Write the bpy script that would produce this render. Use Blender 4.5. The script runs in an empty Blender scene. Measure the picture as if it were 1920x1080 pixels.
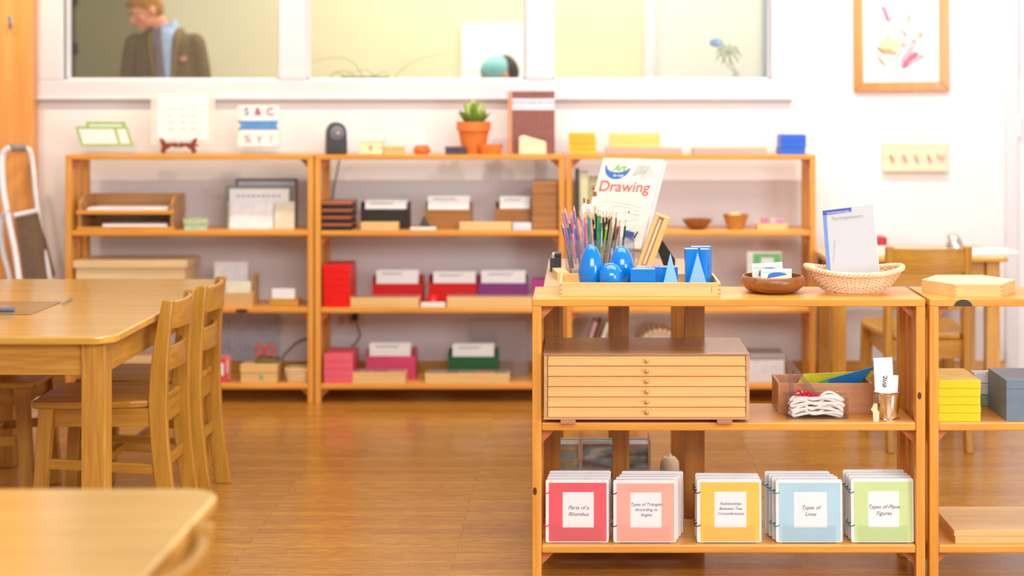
import bpy, bmesh, math, random
from mathutils import Vector, Matrix, Euler
PI = math.pi
random.seed(7)
SC = bpy.context.scene
COL = SC.collection
# ------------------------------------------------------------------ camera
# metres; the camera stands at X=0, Y=0, 1.49 m high and looks along +Y with a shifted lens
F, VX, VY, H = 3000.0, 1090.0, 175.0, 1.49
def X(px, Y): return (px - VX) / F * Y
def Z(py, Y): return H - (py - VY) / F * Y
cd = bpy.data.cameras.new('camera'); cam = bpy.data.objects.new('camera', cd); COL.objects.link(cam)
cam.location = (0, 0, H); cam.rotation_euler = (PI / 2, 0, 0)
cd.sensor_width = 36; cd.lens = 36 * F / 1920
cd.shift_x = (960 - VX) / 1920; cd.shift_y = (VY - 540) / 1920
cd.dof.use_dof = True; cd.dof.focus_distance = 4.93; cd.dof.aperture_fstop = 1.7
cd.clip_end = 60
SC.camera = cam
# ------------------------------------------------------------------ light and exposure
SC.view_settings.view_transform = 'Standard'; SC.view_settings.look = 'None'
SC.view_settings.gamma = 1; SC.view_settings.use_curve_mapping = False
SC.view_settings.exposure = 0.34
w = bpy.data.worlds.new('world'); SC.world = w; w.use_nodes = True
bg = w.node_tree.nodes['Background']; bg.inputs[0].default_value = (0.93, 0.94, 1.0, 1); bg.inputs[1].default_value = 0.42
def area(name, loc, rot, sx, sy, power, col):
    l = bpy.data.lights.new(name, 'AREA'); l.shape = 'RECTANGLE'; l.size = sx; l.size_y = sy
    l.energy = power; l.color = col
    o = bpy.data.objects.new(name, l); o.location = loc; o.rotation_euler = rot; COL.objects.link(o); return o
def spot(name, loc, tgt, power, col, ang=95, r=0.05, blend=0.6):
    l = bpy.data.lights.new(name, 'SPOT'); l.energy = power; l.color = col
    l.spot_size = math.radians(ang); l.spot_blend = blend; l.shadow_soft_size = r
    o = bpy.data.objects.new(name, l); o.location = loc
    o.rotation_euler = (Vector(tgt) - Vector(loc)).to_track_quat('-Z', 'Y').to_euler(); COL.objects.link(o); return o
for x, p, c in ((-3.0, 38, (1, .76, .50)), (-2.0, 38, (1, .77, .52)), (-1.0, 38, (1, .82, .62)), (0.1, 34, (1, .90, .84)), (1.30, 78, (1, .88, .76)), (2.4, 20, (1, .94, .92))):
    spot('wall_downlight', (x, 7.0, 2.75), (x + .02, 8.05, 1.35), p, c, ang=100, r=.03)
area('front_fill', (1.0, -0.3, 3.3), (math.radians(56), 0, math.radians(8)), 4.0, 1.6, 140, (1, .98, .97))  # added frontal fill, standing in for unseen windows behind the camera
area('side_fill', (4.3, 0.2, 1.7), (Vector((1.2, 5.0, .7)) - Vector((4.3, .2, 1.7))).to_track_quat('-Z', 'Y').to_euler(), 1.6, 1.8, 95, (1, .99, .98))  # added window-like fill from the right, brightens the insides of the low shelves
area('ceiling_panel', (0.4, 4.9, 3.0), (0, 0, 0), 3.2, 1.6, 62, (1, .92, .80))
area('office_light', (0.2, 9.9, 3.4), (0, 0, 0), 4.5, 1.0, 105, (1, .93, .76))
# ------------------------------------------------------------------ materials
def lin(c):
    return tuple((v / 12.92 if v <= .04045 else ((v + .055) / 1.055) ** 2.4) for v in (k / 255 for k in c))
MATS = {}
def mat(name, rgb, rough=.5, metal=0, noise=.06, nscale=25, coat=0, emit=0):
    if name in MATS: return MATS[name]
    m = bpy.data.materials.new(name); m.use_nodes = True; nt = m.node_tree; b = nt.nodes['Principled BSDF']
    c = lin(rgb)
    b.inputs['Roughness'].default_value = rough; b.inputs['Metallic'].default_value = metal
    b.inputs['Coat Weight'].default_value = coat
    if noise:
        tc = nt.nodes.new('ShaderNodeTexCoord'); n = nt.nodes.new('ShaderNodeTexNoise'); n.inputs['Scale'].default_value = nscale
        r = nt.nodes.new('ShaderNodeValToRGB'); r.color_ramp.elements[0].position = .35; r.color_ramp.elements[1].position = .65
        r.color_ramp.elements[0].color = (*[v * (1 - noise) for v in c], 1); r.color_ramp.elements[1].color = (*[min(1, v * (1 + noise)) for v in c], 1)
        nt.links.new(tc.outputs['Object'], n.inputs['Vector']); nt.links.new(n.outputs['Fac'], r.inputs[0]); nt.links.new(r.outputs[0], b.inputs['Base Color'])
    else:
        b.inputs['Base Color'].default_value = (*c, 1)
    if emit:
        b.inputs['Emission Color'].default_value = (*c, 1); b.inputs['Emission Strength'].default_value = emit
    MATS[name] = m; return m
def wood(name, rgb1, rgb2, axis='x', rough=.38, fine=60, coat=.15, stretch=.06):
    key = name + '_' + axis
    if key in MATS: return MATS[key]
    m = bpy.data.materials.new(key); m.use_nodes = True; nt = m.node_tree; b = nt.nodes['Principled BSDF']
    b.inputs['Roughness'].default_value = rough; b.inputs['Coat Weight'].default_value = coat; b.inputs['Coat Roughness'].default_value = .2
    tc = nt.nodes.new('ShaderNodeTexCoord'); oi = nt.nodes.new('ShaderNodeObjectInfo'); ad = nt.nodes.new('ShaderNodeVectorMath'); ad.operation = 'ADD'
    mp = nt.nodes.new('ShaderNodeMapping'); s = [1, 1, 1]; s['xyz'.index(axis)] = stretch; mp.inputs['Scale'].default_value = s
    n = nt.nodes.new('ShaderNodeTexNoise'); n.inputs['Scale'].default_value = fine; n.inputs['Detail'].default_value = 5; n.inputs['Distortion'].default_value = .6
    n2 = nt.nodes.new('ShaderNodeTexNoise'); n2.inputs['Scale'].default_value = fine * .16; n2.inputs['Detail'].default_value = 3; n2.inputs['Distortion'].default_value = 1.2
    mx = nt.nodes.new('ShaderNodeMath'); mx.operation = 'ADD'; hm = nt.nodes.new('ShaderNodeMath'); hm.operation = 'MULTIPLY'; hm.inputs[1].default_value = .5
    r = nt.nodes.new('ShaderNodeValToRGB'); r.color_ramp.elements[0].position = .36; r.color_ramp.elements[1].position = .62
    r.color_ramp.elements[0].color = (*lin(rgb2), 1); r.color_ramp.elements[1].color = (*lin(rgb1), 1)
    nt.links.new(tc.outputs['Object'], ad.inputs[0]); nt.links.new(oi.outputs['Location'], ad.inputs[1]); nt.links.new(ad.outputs[0], mp.inputs[0])
    nt.links.new(mp.outputs[0], n.inputs['Vector']); nt.links.new(mp.outputs[0], n2.inputs['Vector'])
    nt.links.new(n.outputs['Fac'], mx.inputs[0]); nt.links.new(n2.outputs['Fac'], mx.inputs[1]); nt.links.new(mx.outputs[0], hm.inputs[0])
    nt.links.new(hm.outputs[0], r.inputs[0]); nt.links.new(r.outputs[0], b.inputs['Base Color'])
    MATS[key] = m; return m
def clear(name, rgb, opacity=0.0, refl=1.45):
    if name in MATS: return MATS[name]
    m = bpy.data.materials.new(name); m.use_nodes = True; nt = m.node_tree; nt.nodes.clear()
    out = nt.nodes.new('ShaderNodeOutputMaterial'); t = nt.nodes.new('ShaderNodeBsdfTransparent'); t.inputs[0].default_value = (*lin(rgb), 1)
    g = nt.nodes.new('ShaderNodeBsdfGlossy'); g.inputs['Roughness'].default_value = .05
    lw = nt.nodes.new('ShaderNodeLayerWeight'); lw.inputs[0].default_value = .5
    pw_ = nt.nodes.new('ShaderNodeMath'); pw_.operation = 'POWER'; pw_.inputs[1].default_value = 4; nt.links.new(lw.outputs['Facing'], pw_.inputs[0])
    fr = nt.nodes.new('ShaderNodeMath'); fr.operation = 'MULTIPLY_ADD'; fr.inputs[1].default_value = .5; fr.inputs[2].default_value = .02 + (refl - 1) * .08; nt.links.new(pw_.outputs[0], fr.inputs[0])
    m1 = nt.nodes.new('ShaderNodeMixShader'); nt.links.new(fr.outputs[0], m1.inputs[0]); nt.links.new(t.outputs[0], m1.inputs[1]); nt.links.new(g.outputs[0], m1.inputs[2])
    last = m1
    if opacity:
        d = nt.nodes.new('ShaderNodeBsdfDiffuse'); d.inputs[0].default_value = (*lin(rgb), 1)
        m2 = nt.nodes.new('ShaderNodeMixShader'); m2.inputs[0].default_value = opacity
        nt.links.new(m1.outputs[0], m2.inputs[1]); nt.links.new(d.outputs[0], m2.inputs[2]); last = m2
    nt.links.new(last.outputs[0], out.inputs[0]); MATS[name] = m; return m
PINE = ((234, 168, 72), (214, 138, 46))
def pine(a='x'): return wood('honey_pine', *PINE, a)
def oak(a='x'): return wood('oak', (214, 160, 70), (186, 126, 44), a, rough=.3, fine=90)
def oak_top(a='x'): return wood('oak_top', (228, 176, 84), (210, 152, 62), a, rough=.2, fine=70, coat=.3)
def beech(a='x'): return wood('beech', (238, 198, 134), (226, 182, 114), a, rough=.4, fine=70)
def walnut(a='x'): return wood('walnut', (172, 110, 52), (128, 74, 32), a, rough=.3, fine=50)
def maple(a='x'): return wood('maple', (236, 208, 160), (224, 190, 138), a, rough=.45, fine=70)
WHITE = mat('white_card', (240, 240, 238), .55, noise=.02)
INK = mat('grey_ink', (120, 120, 126), .7, noise=0)
CLEAR = clear('clear_acrylic', (253, 254, 254), .0, 1.25)
BLACK = mat('black_plastic', (34, 32, 32), .4, noise=.05)
# ------------------------------------------------------------------ mesh builder
class MB:
    def __init__(s): s.bm = bmesh.new()
    def box(s, x0, x1, y0, y1, z0, z1, M=None):
        vs = [Vector((x, y, z)) for z in (z0, z1) for y in (y0, y1) for x in (x0, x1)]
        if M is not None: vs = [M @ v for v in vs]
        v = [s.bm.verts.new(p) for p in vs]
        for f in ((0, 2, 3, 1), (4, 5, 7, 6), (0, 1, 5, 4), (2, 6, 7, 3), (0, 4, 6, 2), (1, 3, 7, 5)): s.bm.faces.new([v[i] for i in f])
        return s
    def prism(s, pts, axis, a, b, M=None):
        def mk(p, t):
            q = {'x': (t, p[0], p[1]), 'y': (p[0], t, p[1]), 'z': (p[0], p[1], t)}[axis]
            q = Vector(q); return M @ q if M is not None else q
        A = [s.bm.verts.new(mk(p, a)) for p in pts]; B = [s.bm.verts.new(mk(p, b)) for p in pts]; n = len(pts)
        s.bm.faces.new(A[::-1]); s.bm.faces.new(B)
        for i in range(n): s.bm.faces.new((A[i], A[(i + 1) % n], B[(i + 1) % n], B[i]))
        return s
    def lathe(s, prof, cx=0, cy=0, n=32, sx=1, sy=1, M=None, close=True):
        rings = []
        for r, z in prof:
            ring = []
            for i in range(n):
                a = 2 * PI * i / n; p = Vector((cx + r * sx * math.cos(a), cy + r * sy * math.sin(a), z))
                ring.append(s.bm.verts.new(M @ p if M is not None else p))
            rings.append(ring)
        for A, B in zip(rings, rings[1:]):
            for i in range(n): s.bm.faces.new((A[i], A[(i + 1) % n], B[(i + 1) % n], B[i]))
        if close:
            if prof[0][0] > 1e-5: s.bm.faces.new(rings[0][::-1])
            if prof[-1][0] > 1e-5: s.bm.faces.new(rings[-1])
        return s
    def loft(s, rings, cap=True):
        R = [[s.bm.verts.new(p) for p in r] for r in rings]; n = len(R[0])
        for A, B in zip(R, R[1:]):
            for i in range(n): s.bm.faces.new((A[i], A[(i + 1) % n], B[(i + 1) % n], B[i]))
        if cap: s.bm.faces.new(R[0][::-1]); s.bm.faces.new(R[-1])
        return s
    def grid(s, P):
        V = [[s.bm.verts.new(p) for p in r] for r in P]
        for A, B in zip(V, V[1:]):
            for i in range(len(A) - 1): s.bm.faces.new((A[i], A[i + 1], B[i + 1], B[i]))
        return s
    def tube(s, path, r, n=8, closed=False):
        path = [Vector(p) for p in path]; N = len(path); rr = r if isinstance(r, (list, tuple)) else [r] * N
        t = []
        for i in range(N):
            a = path[(i - 1) % N] if (closed or i > 0) else path[0]; b = path[(i + 1) % N] if (closed or i < N - 1) else path[-1]
            t.append((b - a).normalized())
        up = Vector((0, 0, 1)) if abs(t[0].z) < .9 else Vector((1, 0, 0))
        u = t[0].cross(up).normalized(); rings = []
        for i in range(N):
            u = (u - t[i] * u.dot(t[i])).normalized(); v = t[i].cross(u)
            rings.append([s.bm.verts.new(path[i] + (u * math.cos(2 * PI * k / n) + v * math.sin(2 * PI * k / n)) * rr[i]) for k in range(n)])
        seq = list(zip(rings, rings[1:])) + ([(rings[-1], rings[0])] if closed else [])
        for A, B in seq:
            for k in range(n): s.bm.faces.new((A[k], A[(k + 1) % n], B[(k + 1) % n], B[k]))
        if not closed: s.bm.faces.new(rings[0][::-1]); s.bm.faces.new(rings[-1])
        return s
    def ball(s, c, r, n=16, M=None):
        r = r if isinstance(r, (tuple, list)) else (r, r, r); c = Vector(c)
        T = Matrix.Translation(c) @ (M if M is not None else Matrix.Identity(4)) @ Matrix.Diagonal((r[0], r[1], r[2], 1))
        bmesh.ops.create_uvsphere(s.bm, u_segments=n, v_segments=max(6, n * 2 // 3), radius=1, matrix=T); return s
    def xf(s, M): s.bm.transform(M); return s
    def build(s, name, m, parent=None, label=None, bevel=0, smooth=False, angle=35, seg=2):
        bmesh.ops.recalc_face_normals(s.bm, faces=s.bm.faces)
        me = bpy.data.meshes.new(name); s.bm.to_mesh(me); s.bm.free()
        o = bpy.data.objects.new(name, me); COL.objects.link(o); me.materials.append(m)
        if smooth:
            for p in me.polygons: p.use_smooth = True
            me.set_sharp_from_angle(angle=math.radians(angle))
        if bevel:
            b = o.modifiers.new('bevel', 'BEVEL'); b.width = bevel; b.segments = seg; b.limit_method = 'ANGLE'; b.angle_limit = math.radians(40)
        if parent is not None: o.parent = parent
        if label: o['label'] = label
        return o
def spline(pts, n=6, closed=False):
    P = [Vector(p) for p in pts]; N = len(P); out = []
    rng = range(N) if closed else range(N - 1)
    for i in rng:
        p1, p2 = P[i], P[(i + 1) % N]
        p0 = P[(i - 1) % N] if (closed or i > 0) else p1; p3 = P[(i + 2) % N] if (closed or i + 2 < N) else p2
        for k in range(n):
            t = k / n
            out.append(.5 * ((2 * p1) + (p2 - p0) * t + (2 * p0 - 5 * p1 + 4 * p2 - p3) * t * t + (3 * p1 - p0 - 3 * p2 + p3) * t ** 3))
    if not closed: out.append(P[-1])
    return out
def rrect(x0, x1, y0, y1, r, n=6):
    out = []
    for cx, cy, a0 in ((x1 - r, y1 - r, 0), (x0 + r, y1 - r, 90), (x0 + r, y0 + r, 180), (x1 - r, y0 + r, 270)):
        for k in range(n + 1):
            a = math.radians(a0 + 90 * k / n); out.append((cx + r * math.cos(a), cy + r * math.sin(a)))
    return out
def tag(o, label, cat, group=None):
    o['label'] = label; o['category'] = cat
    if group: o['group'] = group
    return o
def thing(name, label, cat, loc=(0, 0, 0), rz=0, group=None, rot=None):
    o = bpy.data.objects.new(name, None); COL.objects.link(o); o.location = loc
    o.rotation_euler = rot if rot else (0, 0, rz); o.empty_display_size = .05
    return tag(o, label, cat, group)
def struct(o): o['kind'] = 'structure'; return o
def put(o, loc, rz=0, rot=None):
    o.location = loc; o.rotation_euler = rot if rot else (0, 0, rz); return o
CH = {}
def dup(root, loc, rz=0, label=None, group=None, rot=None):
    def rec(o, par):
        c = o.copy(); COL.objects.link(c)
        if par is not None: c.parent = par
        for k in [q for q in COL.objects if q.parent == o]: rec(k, c)
        return c
    r = rec(root, None); r.location = loc; r.rotation_euler = rot if rot else (0, 0, rz)
    if label: r['label'] = label
    if group: r['group'] = group
    return r
def text(s, size, m, parent, loc=(0, 0, 0), rot=(PI / 2, 0, 0), shear=0, name='title_text', align='CENTER', bold=0, ls=1.1, sx=1):
    c = bpy.data.curves.new('t', 'FONT'); c.body = s; c.size = size; c.shear = shear; c.align_x = align; c.extrude = .0003; c.offset = bold; c.space_line = ls
    c.resolution_u = 5
    t = bpy.data.objects.new('t', c); COL.objects.link(t)
    me = bpy.data.meshes.new_from_object(t); bpy.data.objects.remove(t)
    me.name = name; me.materials.clear(); me.materials.append(m)
    o = bpy.data.objects.new(name, me); COL.objects.link(o); o.parent = parent; o.location = loc; o.rotation_euler = rot; o.scale = (sx, 1, 1)
    return o
def at(p0, p1, pt, Y, zb):          # base point, width and height of something standing at distance Y on a level zb
    return Vector((X((p0 + p1) / 2, Y), Y, zb)), (p1 - p0) / F * Y, Z(pt, Y) - zb
# ================================================================== ROOM
YW = 8.085
WALLM = mat('warm_white_wall', (234, 231, 232), .8, noise=.01, nscale=3)
TRIMM = mat('white_trim', (220, 217, 222), .45, noise=.01, nscale=3)
# floor of narrow oak strips
def floor_mat():
    m = bpy.data.materials.new('oak_strip_floor'); m.use_nodes = True; nt = m.node_tree; b = nt.nodes['Principled BSDF']; L = nt.links.new
    tc = nt.nodes.new('ShaderNodeTexCoord'); br = nt.nodes.new('ShaderNodeTexBrick')
    br.inputs['Scale'].default_value = 1; br.inputs['Brick Width'].default_value = 1.1; br.inputs['Row Height'].default_value = .057
    br.inputs['Mortar Size'].default_value = .0009; br.inputs['Color1'].default_value = (*lin((204, 144, 58)), 1); br.inputs['Color2'].default_value = (*lin((186, 126, 48)), 1)
    br.inputs['Mortar'].default_value = (*lin((140, 80, 30)), 1); br.offset = .37
    mp = nt.nodes.new('ShaderNodeMapping'); mp.inputs['Scale'].default_value = (1.2, 16, 1)
    n = nt.nodes.new('ShaderNodeTexNoise'); n.inputs['Scale'].default_value = 7; n.inputs['Detail'].default_value = 7; n.inputs['Distortion'].default_value = 1.6
    r = nt.nodes.new('ShaderNodeValToRGB'); r.color_ramp.elements[0].position = .38; r.color_ramp.elements[1].position = .62
    r.color_ramp.elements[0].color = (.60, .52, .46, 1); r.color_ramp.elements[1].color = (1.05, 1.05, 1.05, 1)
    mx = nt.nodes.new('ShaderNodeMixRGB'); mx.blend_type = 'MULTIPLY'; mx.inputs[0].default_value = .8
    L(tc.outputs['Object'], br.inputs['Vector']); L(tc.outputs['Object'], mp.inputs[0]); L(mp.outputs[0], n.inputs['Vector']); L(n.outputs['Fac'], r.inputs[0])
    L(br.outputs['Color'], mx.inputs[1]); L(r.outputs[0], mx.inputs[2]); L(mx.outputs[0], b.inputs['Base Color'])
    b.inputs['Roughness'].default_value = .27; b.inputs['Coat Weight'].default_value = .25; b.inputs['Coat Roughness'].default_value = .15
    return m
struct(MB().box(-5, 5, -1, YW, -.05, 0).build('floor', floor_mat()))
XL, XR = X(60, YW), X(1487, YW)
WX0, WX1, WZ0, WZ1 = X(90, YW), X(1470, YW), Z(150, YW), 2.75
struct(MB().box(-5, 5, YW, YW + .12, 0, WZ0).box(-5, WX0, YW, YW + .12, WZ0, WZ1).box(WX1, X(1908, YW), YW, YW + .12, WZ0, WZ1)
       .box(X(1908, YW), 5, YW, YW + .12, 2.15, WZ1).box(-5, 5, YW, YW + .12, WZ1, 3.1).build('wall_back', WALLM))
struct(MB().box(-5.1, -5, -1, YW + .12, 0, 3.1).build('wall_left', WALLM))
struct(MB().box(5, 5.1, -1, YW + .12, 0, 3.1).build('wall_right', WALLM))
struct(MB().box(X(60, YW), X(1890, YW), YW - .018, YW, 0, .13).box(X(60, YW), X(1890, YW), YW - .012, YW, .13, .14).build('baseboard_back', oak('x'), bevel=.003))
# interior window: casing, mullions, panes
Yc = YW - .032
tw = MB()
x0, x1, zb, zt = X(68, Yc), X(1487, Yc), Z(190, Yc), 2.8
ix0, ix1, iz = X(117, Yc), X(1447, Yc), Z(150, Yc)
tw.box(x0, x1, Yc, YW, zb, iz).box(x0, ix0, Yc, YW, iz, zt).box(ix1, x1, Yc, YW, iz, zt)
tw.box(x0, x1, Yc - .012, YW, zb + .008, zb + .022)
struct(tw.build('trim_1', TRIMM, bevel=.006))
for i, (a, b) in enumerate(((522, 572), (985, 1035))):
    struct(MB().box(X(a, Yc), X(b, Yc), Yc, YW + .10, iz, zt).build('trim_%d' % (i + 2), TRIMM, bevel=.008))
struct(MB().box(ix0, ix1, YW - .02, YW + .10, iz - .02, iz + .004).build('trim_4', TRIMM, bevel=.003))
GL = clear('window_glass', (253, 254, 253), 0.0, 1.25)
for i, (a, b) in enumerate(((117, 522), (572, 985), (1035, 1447))):
    w1 = struct(MB().box(X(a, Yc), X(b, Yc), YW + .04, YW + .046, iz, zt).build('window_%d' % (i + 1), GL))
    fr = MB()
    fr.box(X(a, Yc), X(b, Yc), YW + .02, YW + .07, iz, iz + .012).box(X(a, Yc), X(a, Yc) + .012, YW + .02, YW + .07, iz, zt).box(X(b, Yc) - .012, X(b, Yc), YW + .02, YW + .07, iz, zt)
    fr.build('window_stop', TRIMM, w1)
# door at the right end of the wall
struct(MB().box(X(1884, YW), X(1907, YW), YW - .02, YW, 0, 2.2).build('trim_5', TRIMM, bevel=.004))
d1 = struct(MB().box(X(1909, YW), X(1909, YW) + .85, YW + .01, YW + .05, .01, 2.15).build('door_1', TRIMM, bevel=.002))
MB().box(X(1904.5, YW), X(1911.5, YW), YW - .022, YW + .012, Z(256, YW), Z(214, YW)).build('hinge', mat('brushed_steel', (170, 168, 166), .35, 1, 0), d1)
# the office beyond the glass (its floor lies higher)
OF = .30; YO = 11.0
struct(MB().box(-5, 5, YW + .12, YO, OF - .05, OF).build('floor_office', mat('office_carpet', (150, 136, 112), .9)))
OW = mat('office_cream_wall', (232, 220, 184), .8, noise=.01, nscale=2)
struct(MB().box(-5, X(1212, YO), YO, YO + .1, OF, 3.2).build('wall_office', OW))
struct(MB().box(X(1212, YO), 5, YO, YO + .1, OF, 3.2).build('wall_office_side', mat('office_pale_wall', (222, 220, 212), .8, noise=.01)))
struct(MB().box(X(1208, YO), X(1228, YO), YO - .03, YO, OF, 2.9).build('trim_6', TRIMM))
struct(MB().box(X(1430, YO), X(1452, YO), YO - .04, YO, OF, 2.9).build('trim_7', mat('slate_trim', (150, 158, 170), .6)))
d2 = struct(MB().box(X(141, YO - .03), X(300, YO - .03), YO - .04, YO, OF, 2.6).build('door_2', mat('olive_door', (150, 138, 98), .6, noise=.03)))
for zz in (Z(92, YO), Z(2, YO)): MB().box(X(138, YO - .05), X(144, YO - .05), YO - .05, YO - .035, zz - .04, zz + .04).build('hinge', BLACK, d2)
struct(MB().box(X(108, YO), X(140, YO), YO - .05, YO, OF, 2.7).build('trim_8', mat('grey_door_frame', (132, 128, 116), .5)))
struct(MB().box(ix0, ix1, YW + .12, YW + .36, iz - .035, iz - .012).build('trim_9', TRIMM, bevel=.003))
ZLEDGE = iz - .012
# ================================================================== SHELF UNITS
def shelf_unit(label, w, d, ztop, shelves, loc, group, knots=()):
    t = thing('shelf_unit', label, 'shelf', loc, 0, group)
    th = .024; pw = .028
    MB().box(-w / 2, w / 2, 0, d, ztop - th, ztop).build('top_board', pine('x'), t, bevel=.003)
    for z in shelves: MB().box(-w / 2 + pw, w / 2 - pw, .002, d - .002, z - .026, z).build('shelf_board', pine('x'), t, bevel=.005)
    for sx in (-1, 1):
        a, b = sorted((sx * w / 2, sx * (w / 2 - pw)))
        MB().box(a, b, 0, .034, 0, ztop - th).build('post', pine('z'), t, bevel=.002)
        MB().box(a, b, d - .05, d, 0, ztop - th).build('post', pine('z'), t, bevel=.002)
        a, b = sorted((sx * (w / 2 - .004), sx * (w / 2 - .018)))
        for y0 in (.075, .165): MB().box(a, b, y0, y0 + .05, .045, ztop - th).build('side_slat', pine('z'), t, bevel=.002)
        for z in [ztop - th] + [q - .026 for q in shelves]:
            xi = sx * (w / 2 - pw)
            MB().prism([(xi, z), (xi - sx * .045, z), (xi, z - .045)], 'y', .036, .056).build('corner_bracket', wood('bracket_ply', (206, 130, 82), (186, 108, 64), 'x'), t)
    return t
YB, DB = 7.69, .305
ZS = (1.195, .83, .46, .093)
GB = 'tall open pine shelf units along the wall'
def bu(a, b, label): return shelf_unit(label, X(b, YB) - X(a, YB) - .002, DB, ZS[0], ZS[1:], (X((a + b) / 2, YB), YB, 0), GB)
bu(122, 588, 'tall honey pine shelf unit at left, holding paper trays and grey folders')
bu(590, 1059, 'tall honey pine shelf unit in the middle, potted succulent on top')
bu(1061, 1530, 'tall honey pine shelf unit at right, stack of blue boxes on top')
YN, DN = 4.885, .305
ZN = (.863, .485, .111)
shelf_unit('low pine shelf unit in front with drawer chest and laminated booklets', X(1735, YN) - X(998, YN), DN, ZN[0], ZN[1:], (X(1366.5, YN), YN, 0), 'low open pine shelf units in front')
RUW = 1.2
ru = shelf_unit('low pine shelf unit at right edge with knotty top and yellow slabs', RUW, DN, ZN[0], ZN[1:], (X(1743, YN) + RUW / 2, YN, 0), 'low open pine shelf units in front')
kx = X(1806, YN) - ru.location.x
MB().prism([(kx + .028 * math.cos(a), ZN[0] - .0235 + .021 * math.sin(a)) for a in [PI * k / 12 for k in range(13)]], 'y', -.0012, .003).build('knot', mat('dark_knot', (62, 48, 56), .5), ru, 'dark half-round knot in the board edge')
KN = mat('brown_knot', (84, 44, 24), .5)
nu = [o for o in COL.objects if o.name.startswith('shelf_unit') and o.get('category') == 'shelf']
def knot(u, px, py, Y, rx, rz_):
    M = Matrix.Translation((X(px, Y) - u.location.x, -.0006 + (.002 if u is nu[0] else 0), Z(py, Y)))
    MB().lathe([(.0005, 0), (1, 0), (1, 1), (.0005, 1)], n=20, M=M @ Matrix.Diagonal((rx, .002, rz_, 1)) @ Matrix.Rotation(-PI / 2, 4, 'X')).build('knot', KN, u, 'dark brown knot in the wood')
knot(nu[0], 453, 583, YB, .032, .010); knot(nu[3], 1724, 742, YN, .006, .011); knot(nu[3], 1003, 921, YN, .006, .012)
# stand behind the low unit
SX0, SX1, SY0, SY1 = X(1019, 5.2), X(1318, 5.3), 5.2, 6.07
st = thing('display_stand', 'brown wooden stand behind the low shelf, pencil holder on top', 'stand', ((SX0 + SX1) / 2, SY0, 0))
sw = (SX1 - SX0) / 2; sd = SY1 - SY0
bw = lambda a: wood('brown_pine', (182, 122, 54), (152, 94, 36), a)
MB().box(-sw, sw, 0, sd, .838, .863).build('top_board', wood('tan_board', (206, 168, 128), (190, 150, 108), 'x'), st, bevel=.002)
MB().box(-sw + .01, sw - .01, .02, sd - .02, .06, .08).build('shelf_board', bw('x'), st, bevel=.002)
for yy in (.02, sd - .075):
    for xx in (-sw, X(1148, 5.25) - (SX0 + SX1) / 2, sw - .065): MB().box(xx, xx + (.055 if xx < sw * .5 else .065), yy, yy + .055, 0, .838).build('post', bw('z'), st, bevel=.002)
# ================================================================== generic small things
PEN = [0]
def simple_box(name, label, cat, p0, p1, pt, Y, zb, dep, m, group=None, bevel=.003, lid=None, rz=0, part='box_body'):
    loc, w, h = at(p0, p1, pt, Y, zb)
    t = thing(name, label, cat, loc, rz, group)
    if lid:
        MB().box(-w / 2 + .002, w / 2 - .002, .002, dep - .002, 0, h * lid[0]).build(part, m, t, bevel=bevel)
        MB().box(-w / 2, w / 2, 0, dep, h * lid[0] + .0006, h).build('lid', lid[1] if len(lid) > 1 else m, t, bevel=bevel)
    else:
        MB().box(-w / 2, w / 2, 0, dep, 0, h).build(part, m, t, bevel=bevel)
    return t
def open_box(name, label, cat, p0, p1, pt, Y, zb, dep, m, group=None, tk=.006, rz=0, joints=False, hh=None):
    loc, w, h = at(p0, p1, pt, Y, zb)
    if hh: h = hh
    t = thing(name, label, cat, loc, rz, group)
    MB().box(-w / 2 + tk, w / 2 - tk, tk, dep - tk, 0, .004).build('base_panel', m, t)
    MB().box(-w / 2, w / 2, 0, tk, 0, h).build('front_panel', m, t, bevel=.0012)
    MB().box(-w / 2, w / 2, dep - tk, dep, 0, h).build('back_panel', m, t, bevel=.0012)
    for sx in (-1, 1):
        a, b = sorted((sx * w / 2, sx * (w / 2 - tk)))
        MB().box(a, b, tk, dep - tk, 0, h).build('side_panel', m, t, bevel=.0012)
    if joints:
        jm = mat('end_grain', (204, 146, 96), .5)
        for sx in (-1, 1):
            for k in range(3):
                a, b = sorted((sx * (w / 2 + .0003), sx * (w / 2 - tk)))
                MB().box(a, b, -.0004, tk + .0002, h * (.12 + .3 * k), h * (.27 + .3 * k)).build('finger_joint', jm, t)
    return t, w, h
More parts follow.
